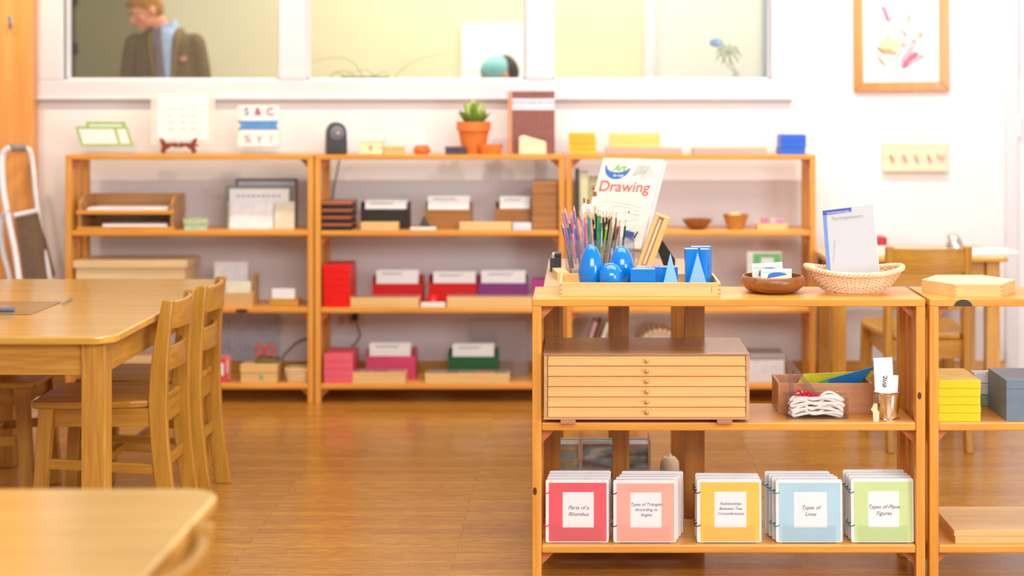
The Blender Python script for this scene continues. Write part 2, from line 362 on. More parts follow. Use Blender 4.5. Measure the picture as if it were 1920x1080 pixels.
def file_box(label, where, p0, p1, pback, pfront, Y, zb, m, cards, dep=.11, n=5):
    loc, w, hb = at(p0, p1, pback, Y, zb); hf = Z(pfront, Y) - zb; tk = .005
    t = thing('file_box', label, 'box', loc, 0, 'file boxes holding white cards')
    MB().box(-w / 2 + tk, w / 2 - tk, tk, dep - tk, 0, .004).build('base_panel', m, t)
    MB().box(-w / 2, w / 2, 0, tk, 0, hf).build('front_panel', m, t, bevel=.001)
    MB().box(-w / 2, w / 2, dep - tk, dep, 0, hb).build('back_panel', m, t, bevel=.001)
    for sx in (-1, 1):
        a, b = sorted((sx * w / 2, sx * (w / 2 - tk)))
        MB().prism([(tk, 0), (dep - tk, 0), (dep - tk, hb), (.02, hb), (tk, hf)], 'x', a, b).build('side_panel', m, t, bevel=.001)
    c0, c1, ct = cards; cw = (c1 - c0) / F * Y; ch = Z(ct, Y) - zb - .005
    base = None; gx = X((c0 + c1) / 2, Y)
    for k in range(n):
        y = Y + tk + .004 + k * (dep - .025) / n
        dx = random.uniform(-.002, .002) if k else 0
        lab = ('front white card in the ' if k == 0 else 'white card, %s from the front, in the ' % ('', 'second', 'third', 'fourth', 'rearmost')[k]) + where
        if k < 2:
            base = thing('index_card', lab, 'card', (gx + dx, y, zb + .0045), 0, 'cards in the ' + where)
            MB().box(-cw / 2, cw / 2, 0, .0022, 0, ch - k * .001).build('sheet', WHITE, base)
            if k == 0:
                pr = MB()
                for j in range(2): pr.box(-cw * .38 + random.random() * cw * .05, cw * (.1 + .15 * random.random()), -.0004, .0005, ch - .012 - j * .007, ch - .0095 - j * .007)
                pr.build('printed_lines', INK, base)
        else: dup(base, (gx + dx, y, zb + .0045), 0, lab)
    return t
ORD = {2: ('top', 'bottom'), 3: ('top', 'middle', 'bottom'), 4: ('top', 'second', 'third', 'bottom'), 5: ('top', 'second', 'third', 'fourth', 'bottom'),
       6: ('top', 'second', 'third', 'fourth', 'fifth', 'bottom'), 7: ('top', 'second', 'third', 'fourth', 'fifth', 'sixth', 'bottom')}
def stack(name, what, cat, p0, p1, pt, Y, zb, dep, m, n, group, m2=None, jit=.002, lidm=None):
    loc, w, h = at(p0, p1, pt, Y, zb); s = h / n; first = None
    for k in range(n):
        lab = '%s, %s of a stack of %s' % (what, ORD[n][n - 1 - k], {2: 'two', 3: 'three', 4: 'four', 5: 'five', 6: 'six', 7: 'seven'}[n])
        lc = loc + Vector((random.uniform(-jit, jit), random.uniform(0, jit), k * s))
        if first is None:
            t = thing(name, lab, cat, lc, 0, group); first = t
            hh = s * .97
            MB().box(-w / 2, w / 2, 0, dep, 0, hh * (.62 if m2 else 1)).build('box_body', m, t, bevel=.0015)
            if m2: MB().box(-w / 2 - .001, w / 2 + .001, -.001, dep + .001, hh * .62, hh).build('lid', m2, t, bevel=.0012)
        else: dup(first, lc, 0, lab, group)
def card_tray(label, where, p0, p1, pt, Y, zb, nc, colors, dep=.10, lid=False):
    t, w, h = open_box('sorting_tray', label, 'tray', p0, p1, pt, Y, zb, dep, beech('x'), 'shallow beech sorting trays', tk=.005)
    for k in range(1, nc):
        x = -w / 2 + w * k / nc; MB().box(x - .002, x + .002, .005, dep - .005, 0, h * .9).build('divider', beech('y'), t)
    if lid: MB().box(-w / 2 + .004, w / 2 - .004, .003, dep - .003, h + .0005, h + .0035).build('lid', clear('tray_lid', (250, 240, 240), .06), t)
    for k in range(nc):
        c, cn = colors[k % len(colors)]
        x = -w / 2 + w * (k + .5) / nc; hw = w / nc / 2 - .006
        o = MB().box(-hw, hw, -dep / 2 + .01, dep / 2 - .01, 0, h * .97 - .0045).build('card_pack', mat('pack_' + cn.replace(' ', '_'), c, .6), None, bevel=.001)
        put(o, t.location + Vector((x, dep / 2, .0045)))
        tag(o, 'pack of %s cards, %s compartment of the %s' % (cn, ('leftmost', 'second', 'third', 'fourth', 'fifth')[k] if k < nc - 1 else 'rightmost', where), 'cards', 'cards in the ' + where)
    return t
# ================================================================== LEFT UNIT
z = ZS[0]
# tilted green bordered cards on a clear stand
GR = mat('green_border', (158, 190, 110), .6)
stand, w, h = None, 0, 0
def bent_stand(label, p0, p1, Y, zb, hh=.05, dep=.07, grp='clear stands on top of the left shelf unit'):
    loc, w, _ = at(p0, p1, 200, Y, zb)
    t = thing('clear_stand', label, 'stand', loc, 0, grp)
    MB().box(-w / 2, w / 2, 0, dep, 0, .002).build('base_plate', CLEAR, t)
    MB().box(-w / 2, w / 2, 0, .002, .002, .012).build('lip', CLEAR, t)
    MB().box(-w / 2, w / 2, dep - .004, dep - .002, .002, hh).build('back_plate', CLEAR, t)
    MB().box(-w / 2, w / 2, .002, dep - .004, .030, .032).build('rest_plate', CLEAR, t)
    return t
bent_stand('clear stand holding up the green bordered cards', 155, 250, 7.80, z, .06)
def gcard(label, p0, p1, ytop, ybot, Y, cells, skew):
    loc = Vector((X((p0 + p1) / 2, Y), Y, Z(ybot, Y))); w = (p1 - p0) / F * Y; h = Z(ytop, Y) - Z(ybot, Y)
    t = thing('letter_card', label, 'card', loc, 0, 'green bordered letter cards')
    def sk(x, zz): return (x - skew * zz, zz)
    P = [sk(-w / 2, 0), sk(w / 2, 0), sk(w / 2, h), sk(-w / 2, h)]
    MB().prism(P, 'y', 0, .003).build('card_sheet', GR, t)
    for a, b in cells:
        x0, x1 = -w / 2 + a * w, -w / 2 + b * w
        MB().prism([sk(x0, h * .12), sk(x1, h * .12), sk(x1, h * .86), sk(x0, h * .86)], 'y', -.0012, 0).build('white_panel', WHITE, t)
    pr = MB()
    for r in range(3):
        for c in range(9):
            xx = -w / 2 + w * (.09 + .062 * c); zz = h * (.3 + .2 * r); a, b = sk(xx, zz); pr.box(a, a + .004, -.0018, -.0012, b, b + .004)
    pr.build('printed_letters', mat('pale_ink', (190, 200, 190), .7), t)
    return t
gcard('slanted green bordered card with rows of pale letters, in front', 152, 250, 237, 274, 7.82, ((.05, .72), (.78, .95)), .30)
gcard('green bordered card peeking out above and behind the slanted front card', 165, 240, 228, 268, 7.835, ((.08, .9),), .12)
# white sheet on dark easel
loc, w, h = at(283, 403, 172, 7.82, z + .045)
t = thing('sheet_holder', 'white lettered sheet in clear holder on dark red wood easel', 'sign', loc)
MB().box(-w / 2, w / 2, 0, .003, 0, h).build('clear_sleeve', clear('sleeve', (250, 246, 240), .45), t)
MB().box(-w / 2 + .03, w / 2 - .03, -.0015, 0, .02, h - .015).build('paper_sheet', WHITE, t)
pr = MB()
for r in range(4):
    for c in range(3): pr.box(-.075 + c * .055, -.075 + c * .055 + random.uniform(.03, .042), -.0025, -.0015, .075 + r * .032, .080 + r * .032)
pr.build('printed_lines', mat('pale_grey_ink', (196, 192, 190), .7), t)
RW = wood('mahogany', (140, 62, 28), (108, 44, 20), 'z')
loc, w, h = at(298, 370, 258, 7.79, z)
t = thing('small_easel', 'small dark red wooden easel under the white sheet', 'easel', loc)
for s in (-1, 1):
    MB().prism([(s * a, b) for a, b in ((.092, h), (.08, .035), (.088, .012), (.07, 0), (.06, .02), (.035, .038), (.005, .03), (.005, .055), (.06, .052), (.076, h - .006))], 'y', 0, .016).build('leg', RW, t, bevel=.002)
MB().box(-.085, .085, .016, .07, .036, .045).build('ledge', RW, t)
# alphabet box
loc, w, h = at(445, 522, 198, 7.83, z + .032)
bent_stand('clear stand holding up the alphabet box', 450, 520, 7.80, z, .06)
t = thing('alphabet_box', 'white box with colourful letters and a blue band, on clear stand', 'box', loc)
MB().box(-w / 2, w / 2, .0, .025, 0, h).build('box_body', mat('alphabet_cream', (244, 232, 222), .6), t, bevel=.002)
MB().prism(rrect(-w / 2 + .018, w / 2, .008, h - .006, .008), 'y', -.002, 0).build('front_sheet', WHITE, t)
MB().prism([(-w / 2, h * .42), (w / 2, h * .42), (w / 2 - .008, h * .53), (w / 2, h * .64), (-w / 2, h * .64), (-w / 2 + .02, h * .53)], 'y', -.004, -.002).build('blue_band', mat('band_blue', (88, 148, 205), .6), t)
for s, xx, zz, c in (('S', -.055, .78, (110, 120, 120)), ('&', 0, .78, (170, 50, 70)), ('C', .06, .78, (200, 70, 50)), ('%', -.05, .12, (200, 150, 160)), ('Y', .008, .10, (150, 150, 160)), ('?', .065, .12, (240, 170, 170))):
    text(s, .052, mat('letter_%d_%d_%d' % c, c, .6, noise=0), t, (xx, -.0025, h * zz - .002), name='printed_letter', bold=.0015)
# shelf 2: paper trays
z = ZS[1]
t = thing('paper_tray_rack', 'two-tier wooden paper tray rack on the left shelf unit', 'rack', (X(238, 7.72), 7.70, z))
WT = wood('tan_wood', (200, 148, 92), (176, 122, 70), 'x'); wlen = X(325, 7.72) - X(150, 7.72)
MB().box(-wlen / 2 - .01, wlen / 2 + .005, 0, .24, 0, .010).build('bottom_tray', WT, t, bevel=.001)
MB().box(-wlen / 2 - .012, wlen / 2 + .007, -.004, .004, 0, .018).build('front_lip', pine('x'), t, bevel=.002)
MB().box(-wlen / 2 - .01, wlen / 2 + .005, 0, .24, .080, .088).build('upper_tray', WT, t, bevel=.001)
MB().box(-wlen / 2 - .012, wlen / 2 + .007, -.006, .004, .078, .098).build('front_lip', pine('x'), t, bevel=.002)
for s in (-1, 1):
    x = s * (wlen / 2 - .004)
    MB().prism([(0, .010), (.24, .010), (.24, .165), (.05, .165), (0, .13)], 'x', x - .006, x + .006).build('side_panel', WT, t, bevel=.001)
MB().box(-wlen / 2 + .004, wlen / 2 - .004, .235, .243, .010, .165).build('back_panel', WT, t)
for zz, a, lab in ((.0105, .6, 'stack of white paper in the lower paper tray'), (.0885, .98, 'stack of white paper in the upper paper tray')):
    o = MB().box(-wlen * .43 * a, wlen * .43, 0, .20, 0, .02).build('paper_stack', WHITE, None, bevel=.001)
    put(o, (t.location.x, t.location.y + .012, z + zz)); tag(o, lab, 'paper', 'paper in the wooden trays')
# green patterned tin
loc, w, h = at(341, 394, 411, 7.74, z)
t = thing('green_tin', 'small pale green patterned box with a lid beside the paper trays', 'box', loc, .35)
def floral(name, c1, c2, sc=60):
    if name in MATS: return MATS[name]
    m = mat(name, c1, .6); r = [n for n in m.node_tree.nodes if n.type == 'VALTORGB'][0]; r.color_ramp.elements[0].color = (*lin(c2), 1); r.color_ramp.elements[1].color = (*lin(c1), 1)
    [n for n in m.node_tree.nodes if n.type == 'TEX_NOISE'][0].inputs['Scale'].default_value = sc; return m
MB().prism(rrect(-w * .42, w * .42, 0, .08, .012), 'z', 0, h * .55).build('box_body', floral('mint_pattern', (190, 214, 170), (150, 184, 172)), t)
MB().prism(rrect(-w * .44, w * .44, -.003, .083, .012), 'z', h * .55, h).build('lid', floral('mint_pattern2', (206, 212, 150), (140, 180, 150)), t)
# folders
def leaner(name, label, cat, p0, p1, pt, Y, zb, th, m, lean, group=None, border=None):
    loc, w, h = at(p0, p1, pt, Y, zb)
    t = thing(name, label, cat, loc, 0, group, rot=(-lean, 0, 0))
    MB().box(-w / 2, w / 2, 0, th, 0, h).build('panel', m, t, bevel=.0008)
    if border: MB().box(-w / 2 + border[0], w / 2 - border[0], -.001, 0, border[0], h - border[0]).build('inset_sheet', border[1], t)
    return t, w, h
gf = 'folders and papers leaning on the left shelf unit'
leaner('framed_sheet', 'dark grey framed sheet, tallest and rearmost of the leaning papers', 'frame', 440, 556, 335, 7.90, z, .008, mat('dark_grey_frame', (92, 94, 100), .5), .10, gf, (.012, mat('pale_print', (200, 204, 210), .6)))
leaner('folder', 'warm grey folder leaning in front of the dark grey frame', 'folder', 420, 553, 348, 7.865, z, .008, mat('grey_folder', (150, 148, 140), .6), .10, gf)
leaner('folder', 'thin tan folder edge showing left of the white papers', 'folder', 426, 500, 378, 7.84, z, .005, maple('z'), .08, gf)
t, w, h = leaner('paper_sheet', 'large white sheet with printed heading leaning on grey folder', 'paper', 429, 541, 354, 7.825, z, .003, WHITE, .08, gf)
pr = MB()
for k in range(9): pr.box(-w * .38 + k * w * .085, -w * .38 + k * w * .085 + w * .06, -.0008, 0, h * .8, h * .83)
pr.build('printed_heading', INK, t)
leaner('paper_sheet', 'smaller white sheet low in front of the headed sheet', 'paper', 431, 512, 376, 7.81, z, .003, mat('white_sheet', (236, 238, 242), .6), .06, gf)
leaner('folder', 'cream folder at the right of the white sheets', 'folder', 514, 552, 378, 7.80, z, .004, mat('cream_folder', (226, 222, 196), .6), .06, gf)
# shelf 3
z = ZS[2]
loc, w, h = at(136, 350, 489, 7.70, z)
t = thing('lidded_chest', 'large pale wooden box with overhanging lid behind the long table', 'box', loc)
MB().box(-w / 2 + .012, w / 2 - .012, .01, .27, 0, h - .036).build('box_body', maple('x'), t, bevel=.002)
MB().box(-w / 2, w / 2, 0, .28, h - .036, h).build('lid', maple('x'), t, bevel=.003)
leaner('flash_card', 'white card with small drawing propped behind wicker box', 'card', 401, 464, 491, 7.84, z, .004, mat('offwhite', (228, 226, 226), .6), .06, None)
t, w, h = open_box('wicker_box', 'woven straw box with cream cards on the left shelf unit', 'box', 420, 474, 549, 7.72, z, .11, floral('straw_weave', (226, 186, 130), (196, 150, 92), 160), tk=.007)
leaner('note_card', 'cream card standing in the woven straw box', 'card', 424, 470, 528, 7.735, z + .005, .004, mat('cream_card', (228, 224, 200), .6), .03)
simple_box('wood_block', 'upright brown wood block behind the woven straw box', 'block', 474, 481, 514, 7.86, z, .06, WT, None)
t, w, h = open_box('card_box', 'small honey wooden box of white cards near the shelf post', 'box', 505, 559, 560, 7.71, z, .09, oak('x'))
for k in range(5):
    loc, cw, ch = at(510, 553, 541 + k, 7.722 + .014 * k, z + .0045)
    o = MB().box(-cw / 2, cw / 2, 0, .004, 0, ch).build('index_card', WHITE, None); put(o, loc)
    tag(o, ('frontmost', 'second', 'third', 'fourth', 'rearmost')[k] + ' white card in the small honey wooden box by the post', 'card', 'cards in the small honey wooden box')
# shelf 4
z = ZS[3]
loc, w, h = at(385, 424, 672, 7.72, z)
for k, (dx, c, lab) in enumerate(((0, (226, 70, 92), 'pink bordered booklet with white label beside the chairs, in front'), (.014, (232, 130, 110), 'salmon booklet standing just behind the pink bordered one'))):
    t = thing('booklet', lab, 'book', loc + Vector((dx, k * .03, k * .008)), .0, 'booklets on the left bottom shelf')
    MB().box(-w / 2, w / 2, 0, .008, 0, h).build('cover', mat('cover_%d_%d_%d' % c, c, .5), t, bevel=.001)
    MB().box(-.01, w / 2 - .012, -.001, 0, h * .3, h * .8).build('title_card', WHITE, t)
simple_box('wooden_box', 'tan wooden box low behind the chair seats', 'box', 190, 300, 668, 7.74, z, .16, maple('x'), lid=(.7,))
t = thing('chart_sheet', 'blue-grey sheet printed with columns of writing against the wall', 'chart', (X(462, 8.04), 8.02, .141), 0)
w = (522 - 405) / F * 8.04; h = Z(588, 8.04) - .145
MB().box(-w / 2, w / 2, 0, .003, 0, h).build('paper_sheet', mat('bluegrey_sheet', (188, 194, 208), .6), t)
pr = MB()
for k in range(14):
    for zz in (.04, .15):
        l = random.uniform(.02, .07); pr.box(-w / 2 + .02 + k * w / 15, -w / 2 + .022 + k * w / 15, -.001, 0, zz + random.uniform(0, .02), zz + l)
pr.build('printed_columns', mat('faint_ink', (104, 104, 120), .7), t)
t.location.y = YW - .02
t = simple_box('wooden_box', 'honey wooden box with small mint dot under the scissors', 'box', 450, 520, 684, 7.71, z, .13, beech('x'), lid=(.55,))
MB().prism([(.012 + .011 * math.cos(a), .03 + .011 * math.sin(a)) for a in [2 * PI * k / 20 for k in range(20)]], 'y', -.001, .002).build('dot', mat('mint_dot', (130, 180, 140), .5), t)
bt = Z(684, 7.71)
o = MB().box(-.055, .055, 0, .07, 0, .022).build('green_pouch', mat('olive_pouch', (110, 100, 50), .7), None, bevel=.006); put(o, (X(500, 7.76), 7.75, bt)); tag(o, 'dark olive pouch under the orange scissors', 'pouch')
t = thing('scissors', 'orange-handled scissors standing on the olive pouch', 'scissors', (X(497, 7.78), 7.78, bt + .022), 0)
OR = mat('orange_plastic', (226, 74, 30), .4)
for s in (-1, 1):
    c = [(s * .026 + .020 * math.cos(a) * (1), 0, .038 + .026 * math.sin(a)) for a in [2 * PI * k / 16 for k in range(16)]]
    MB().tube(c, .006, 6, True).build('handle', OR, t, smooth=True)
MB().box(-.012, .012, -.003, .003, 0, .028).build('blade', mat('steel_blade', (180, 182, 186), .3, 1, 0), t)
def wicker_small(label, p0, p1, pt, Y, zb, dep):
    loc, w, h = at(p0, p1, pt, Y, zb); t = thing('small_basket', label, 'basket', loc + Vector((0, dep / 2, 0)))
    b = MB()
    for r in range(8):
        f = .84 + .16 * r / 7; zz = h * (r + .5) / 8; N = 64; ph = (r % 2) * PI; path = []
        base = rrect(-w / 2 * f, w / 2 * f, -dep / 2 * f, dep / 2 * f, .02, 15)
        for i, (a, c) in enumerate(base):
            q = 1 + .02 * math.sin(i * 1.3 + ph); path.append((a * q, c * q, zz))
        b.tube(path, h / 15, 5, True)
    b.build('woven_wall', maple('x'), t, smooth=True)
    MB().tube([(a, c, h) for a, c in rrect(-w / 2, w / 2, -dep / 2, dep / 2, .02, 5)], .005, 6, True).build('rim', maple('x'), t, smooth=True)
    MB().box(-w * .4, w * .4, -dep * .4, dep * .4, 0, .006).build('base_panel', maple('x'), t)
    return t, w, h
t, w, h = wicker_small('small pale straw basket by the post on the left bottom shelf', 534, 580, 693, 7.72, z, .10)
o = MB().box(-.05, .05, -.035, .035, 0, .055).build('wood_pieces', maple('y'), None, bevel=.004); put(o, (t.location.x, t.location.y, z + .007)); tag(o, 'bundle of pale wood strips filling the small straw basket', 'wood pieces')
def cord(label, pts, r=.0035, mm=BLACK, name='electric_cable'):
    o = MB().tube(spline(pts, 8), r, 6).build(name, mm, None, smooth=True); return tag(o, label, 'cord')
Yq = YW - .02
cord('black cord curving down behind the small straw basket', [(X(586, Yq), Yq, Z(633, Yq)), (X(560, Yq), Yq, Z(640, Yq)), (X(543, Yq), Yq, Z(655, Yq)), (X(530, Yq), Yq, Z(672, Yq)), (X(530, Yq), Yq, Z(700, Yq))])
# ================================================================== MIDDLE UNIT, top
z = ZS[0]
loc, w, h = at(609, 655, 229, 7.74, z)
t = thing('pencil_sharpener', 'black electric pencil sharpener with round head on middle shelf top', 'sharpener', loc, .25)
pr = [(-w * .42, 0), (w * .42, 0), (w * .42, h * .25)] + [(w * .40 * math.cos(a), h * .66 + h * .34 * math.sin(a)) for a in [PI * k / 14 for k in range(15)]] + [(-w * .42, h * .25)]
MB().prism(pr, 'y', 0, .11).build('housing', mat('dark_plastic', (52, 52, 58), .35), t, bevel=.006)
MB().lathe([(.001, 0), (.036, 0), (.036, .006), (.026, .010), (.001, .010)], 0, 0, 28, M=Matrix.Translation((0, .002, h * .66)) @ Matrix.Rotation(PI / 2, 4, 'X')).build('dial', mat('grey_dial', (110, 112, 122), .4), t, smooth=True)
MB().lathe([(.001, 0), (.007, 0), (.007, .013), (.001, .013)], 0, 0, 16, M=Matrix.Translation((.003, .0, h * .66)) @ Matrix.Rotation(PI / 2, 4, 'X')).build('pencil_hole', mat('brass', (220, 180, 130), .3, 1, 0), t)
MB().box(-.03, .03, -.004, .001, .006, .035).build('shavings_drawer', clear('smoked', (120, 120, 124), .3), t, bevel=.002)
cord('black sharpener cord hanging down behind the middle shelf unit', [(X(636, 8.0), 7.9, z + .006), (X(637, 8.0), 8.03, z + .0), (X(630, 8.06), 8.06, Z(330, 8.06)), (X(624, 8.06), 8.06, Z(370, 8.06)), (X(622, 8.06), 8.06, Z(430, 8.06)), (X(613, 8.06), 8.06, Z(470, 8.06)), (X(640, 8.06), 8.06, Z(540, 8.06)), (X(664, 8.06), 8.065, Z(580, 8.06)), (X(664, 8.06), 8.065, Z(594, 8.06))])
t = simple_box('letter_block_box', 'cream box marked with a brown Y beside the sharpener', 'box', 672, 718, 258, 7.73, z, .07, mat('cream_box', (250, 226, 186), .6), lid=(.72, mat('cream_lid', (252, 238, 214), .6)))
text('Y', .035, mat('brown_ink', (190, 120, 60), .6, noise=0), t, (0, -.001, .018), name='printed_letter', bold=.001)
simple_box('wooden_box', 'tiny tan wooden box beside the cream letter box', 'box', 720, 757, 274, 7.73, z, .06, beech('x'), lid=(.6,))
loc, w, h = at(773, 806, 253, 7.74, z)
t = thing('apple_holder', 'round orange-red pot with white square card on middle shelf top', 'ornament', loc + Vector((0, .04, 0)))
MB().lathe([(.001, 0), (.03, 0), (.042, .012), (.042, .026), (.03, .042), (.012, .046), (.001, .044)], n=28).build('pot', mat('orange_glaze', (236, 108, 50), .25), t, smooth=True)
MB().box(-.022, .02, -.002, .004, .040, h).build('card', WHITE, t)
simple_box('ink_pad', 'flat dark purple case left of the terracotta pot', 'box', 834, 874, 275, 7.71, z, .07, mat('dark_purple', (84, 66, 82), .45), lid=(.55,))
# succulent
loc = Vector((X(888, 7.84), 7.84, z)); t = thing('potted_succulent', 'green succulent in an orange terracotta pot', 'potted plant', loc)
ph = Z(228, 7.84) - z; R = .5 * 64 / F * 7.84
MB().lathe([(.001, 0), (R * .66, 0), (R * .90, ph * .72), (R, ph * .72), (R, ph), (R * .88, ph), (R * .84, ph * .82), (.001, ph * .82)], n=36).build('pot', mat('terracotta', (232, 124, 50), .6), t, smooth=True)
MB().lathe([(.001, ph * .825), (R * .83, ph * .825), (R * .6, ph * .88), (.001, ph * .9)], n=24).build('soil', mat('soil', (80, 55, 35), .9), t)
lf1, lf2 = mat('leaf_green', (112, 150, 50), .45, noise=.2), mat('leaf_light', (186, 200, 110), .45, noise=.15)
def leaf(az, el, L, W, z0, m):
    M = Matrix.Translation((0, 0, z0)) @ Matrix.Rotation(az, 4, 'Z') @ Matrix.Rotation(-el, 4, 'Y')
    rings = []
    for k in range(8):
        u = k / 7; ww = W * math.sin(PI * min(1, .12 + u * .88)) ** .7 + .0008; cz = L * .25 * u * u
        rings.append([M @ Vector((L * u, ww * math.cos(a), cz + ww * .35 * math.sin(a) + (.25 * ww * abs(math.cos(a))))) for a in [2 * PI * j / 8 for j in range(8)]])
    MB().loft(rings).build('leaf', m, t, smooth=True)
for k in range(9): leaf(k * 2 * PI / 9, .45 + .15 * (k % 2), .108, .024, ph * .86, lf1)
for k in range(7): leaf(k * 2 * PI / 7 + .3, .9, .118, .024, ph * .9, lf1 if k % 2 else lf2)
for k in range(4): leaf(k * 2 * PI / 4 + .7, 1.3, .125, .020, ph * .92, lf2)
loc, w, h = at(896, 942, 271, 7.72, z)
o = MB().lathe([(.001, 0), (w * .40, 0), (w * .5, h * .6), (w * .5, h), (w * .44, h), (w * .4, h * .45), (.001, h * .3)], n=28, sy=.6).build('clay_dish', mat('orange_clay', (220, 122, 44), .4), None, smooth=True)
put(o, loc + Vector((0, .035, 0))); tag(o, 'small orange-brown oval dish in front of the terracotta pot', 'dish')
loc, w, h = at(952, 1040, 171, 7.84, z)
t = thing('acrylic_letter_case', 'tall brown translucent case with pale label band, standing upright', 'case', loc, 0)
MB().box(-w / 2 + .022, w / 2, 0, .07, 0, h).build('case_body', mat('brown_case', (142, 92, 84), .2), t, bevel=.002)
MB().box(-w / 2, -w / 2 + .022, 0, .07, 0, h).build('spine', mat('copper_spine', (214, 152, 112), .25), t, bevel=.002)
MB().box(-w / 2 + .022, w / 2, -.0015, 0, h - .092, h - .036).build('label_band', mat('lavender_label', (226, 220, 228), .5), t)
text('SENTENCE ANALYSIS CHART', .0165, INK, t, (.01, -.002, h - .062), name='printed_words')
loc, w, h = at(973, 1024, 254, 7.72, z)
o = MB().prism([(-w / 2, 0), (w / 2, 0), (w / 2, h * .62), (w / 2 - .01, h * .68), (-w / 2 + .02, h), (-w / 2, h * .93)], 'y', 0, .05).build('trapezoid_block', mat('bare_block', (250, 226, 186), .5), None, bevel=.005)
put(o, loc); tag(o, 'pale wooden block with slanted top before the brown case', 'block')
# ------------------------------------------------------------------ middle unit shelf 2
z = ZS[1]
stack('shallow_tray', 'black tray with copper rim', 'tray', 603, 658, 378, 7.70, z, .2, mat('black_tray', (38, 26, 22), .4), 4, 'stacked black and copper trays', mat('copper_rim', (176, 100, 62), .4))
BR = wood('brown_box', (172, 118, 62), (150, 98, 48), 'x')
file_box('black file box with white cards on the middle shelf unit', 'black file box', 676, 766, 380, 392, 7.78, z, mat('black_box', (42, 30, 26), .45), (684, 761, 376))
file_box('brown wooden file box between the black one and the other brown one', 'brown file box in the middle', 797, 884, 380, 393, 7.78, z, BR, (802, 879, 368))
file_box('brown wooden file box beside the stack of seven brown boxes', 'brown file box by the box stack', 928, 996, 380, 391, 7.78, z, BR, (937, 993, 369))
simple_box('wooden_box', 'honey wooden box in front of the black file box', 'box', 676, 747, 417, 7.70, z, .06, beech('x'), 'low beech boxes on the middle shelf unit')
simple_box('wooden_box', 'wide honey wooden box between the two brown file boxes', 'box', 861, 959, 417, 7.70, z, .06, beech('x'), 'low beech boxes on the middle shelf unit')
simple_box('eraser', 'white eraser at the shelf edge before the black pyramid', 'eraser', 769, 817, 426, 7.695, z, .03, mat('eraser', (250, 232, 220), .6), None)
loc, w, h = at(783, 807, 404, 7.74, z)
o = MB().loft([[Vector((x * w / 2, y * w / 2, 0)) for x, y in ((-1, -1), (1, -1), (1, 1), (-1, 1))], [Vector((x * .0005, y * .0005, h)) for x, y in ((-1, -1), (1, -1), (1, 1), (-1, 1))]]).build('pyramid', BLACK, None)
put(o, loc + Vector((0, .0, 0))); tag(o, 'small black pyramid left of the middle brown file box', 'pyramid')
simple_box('paper_stack', 'small pile of pale blue-white slips before the right brown file box', 'paper', 961, 996, 418, 7.715, z, .05, mat('pale_blue_slips', (214, 220, 236), .6), None)
stack('wooden_box', 'flat brown wooden box on middle shelf', 'box', 998, 1045, 340, 7.72, z, .2, BR, 7, 'stack of flat brown boxes', wood('brown_lid', (186, 130, 74), (166, 112, 58), 'x'))
# shelf 3
z = ZS[2]
stack('red_box', 'bright red box on the middle shelf unit', 'box', 606, 656, 497, 7.70, z, .22, mat('bright_red', (236, 20, 12), .35), 6, 'stack of bright red boxes', jit=.001)
RD = mat('deep_red', (206, 10, 16), .4); PU = mat('purple_box', (132, 48, 120), .45)
file_box('deep red file box nearest the stack of bright red boxes', 'left red file box', 698, 792, 519, 532, 7.80, z, RD, (705, 783, 508))
file_box('deep red file box touching the purple one', 'right red file box', 803, 894, 518, 531, 7.80, z, RD, (812, 891, 511))
file_box('purple file box on the middle shelf unit', 'purple file box', 896, 989, 519, 531, 7.80, z, PU, (902, 985, 509))
simple_box('magenta_box', 'magenta box partly hidden behind the front shelf unit', 'box', 996, 1044, 524, 7.82, z, .09, mat('magenta', (186, 60, 150), .45), None)
REDS = [((180, 90, 90), 'dull red')]
card_tray('beech tray of cards before the left red file box', 'tray before the left red file box', 657, 785, 558, 7.695, z, 4, REDS, .09, True)
card_tray('long beech tray of cards before the purple file box', 'long tray before the purple box', 838, 998, 557, 7.695, z, 5, [((196, 120, 130), 'dusty pink')], .09, True)
loc, w, h = at(800, 823, 545, 7.75, z)
o = MB().lathe([(.001, .0), (.018, 0), (.031, .012), (.033, .028), (.026, .045), (.01, .052), (.001, .050)], n=24).build('red_apple', mat('glossy_red', (230, 24, 24), .12), None, smooth=True)
put(o, (loc.x, 7.765, z)); tag(o, 'glossy red round pot between the two red file boxes', 'ornament')
simple_box('card_holder', 'small white block at the shelf edge before the red pot', 'block', 789, 834, 568, 7.693, z, .035, mat('ivory', (250, 238, 226), .5), None)
# shelf 4
z = ZS[3]
stack('pink_box', 'pink box on the middle bottom shelf', 'box', 607, 661, 664, 7.70, z, .22, mat('pink', (236, 96, 116), .45), 4, 'stack of pink boxes', jit=.001)
file_box('rose pink file box beside the stack of pink boxes', 'pink file box', 686, 779, 657, 668, 7.80, z, mat('rose', (214, 68, 110), .45), (692, 768, 645))
file_box('dark green file box on the bottom of the middle shelf unit', 'green file box', 840, 933, 658, 669, 7.80, z, mat('dark_green', (24, 92, 44), .45), (848, 925, 647))
card_tray('beech tray of pink and purple cards before the pink file box', 'tray before the pink file box', 661, 760, 698, 7.695, z, 3, [((190, 80, 100), 'rose'), ((120, 40, 100), 'purple'), ((220, 160, 160), 'pale pink')], .09, True)
card_tray('beech tray of green and pink cards before the green file box', 'tray before the green file box', 797, 955, 700, 7.695, z, 5, [((110, 140, 80), 'sage green'), ((50, 80, 50), 'forest green'), ((140, 150, 90), 'olive green'), ((226, 110, 130), 'pink'), ((40, 130, 70), 'bright green')], .09, True)
loc, w, h = at(880, 990, 600, 7.90, z)
t = thing('clear_case', 'clear upright plastic case with grey flower prints behind green box', 'case', loc)
MB().box(-w / 2, w / 2, 0, .06, 0, h).build('case_body', clear('clear_case', (238, 236, 238), .10), t, bevel=.003)
fl = MB()
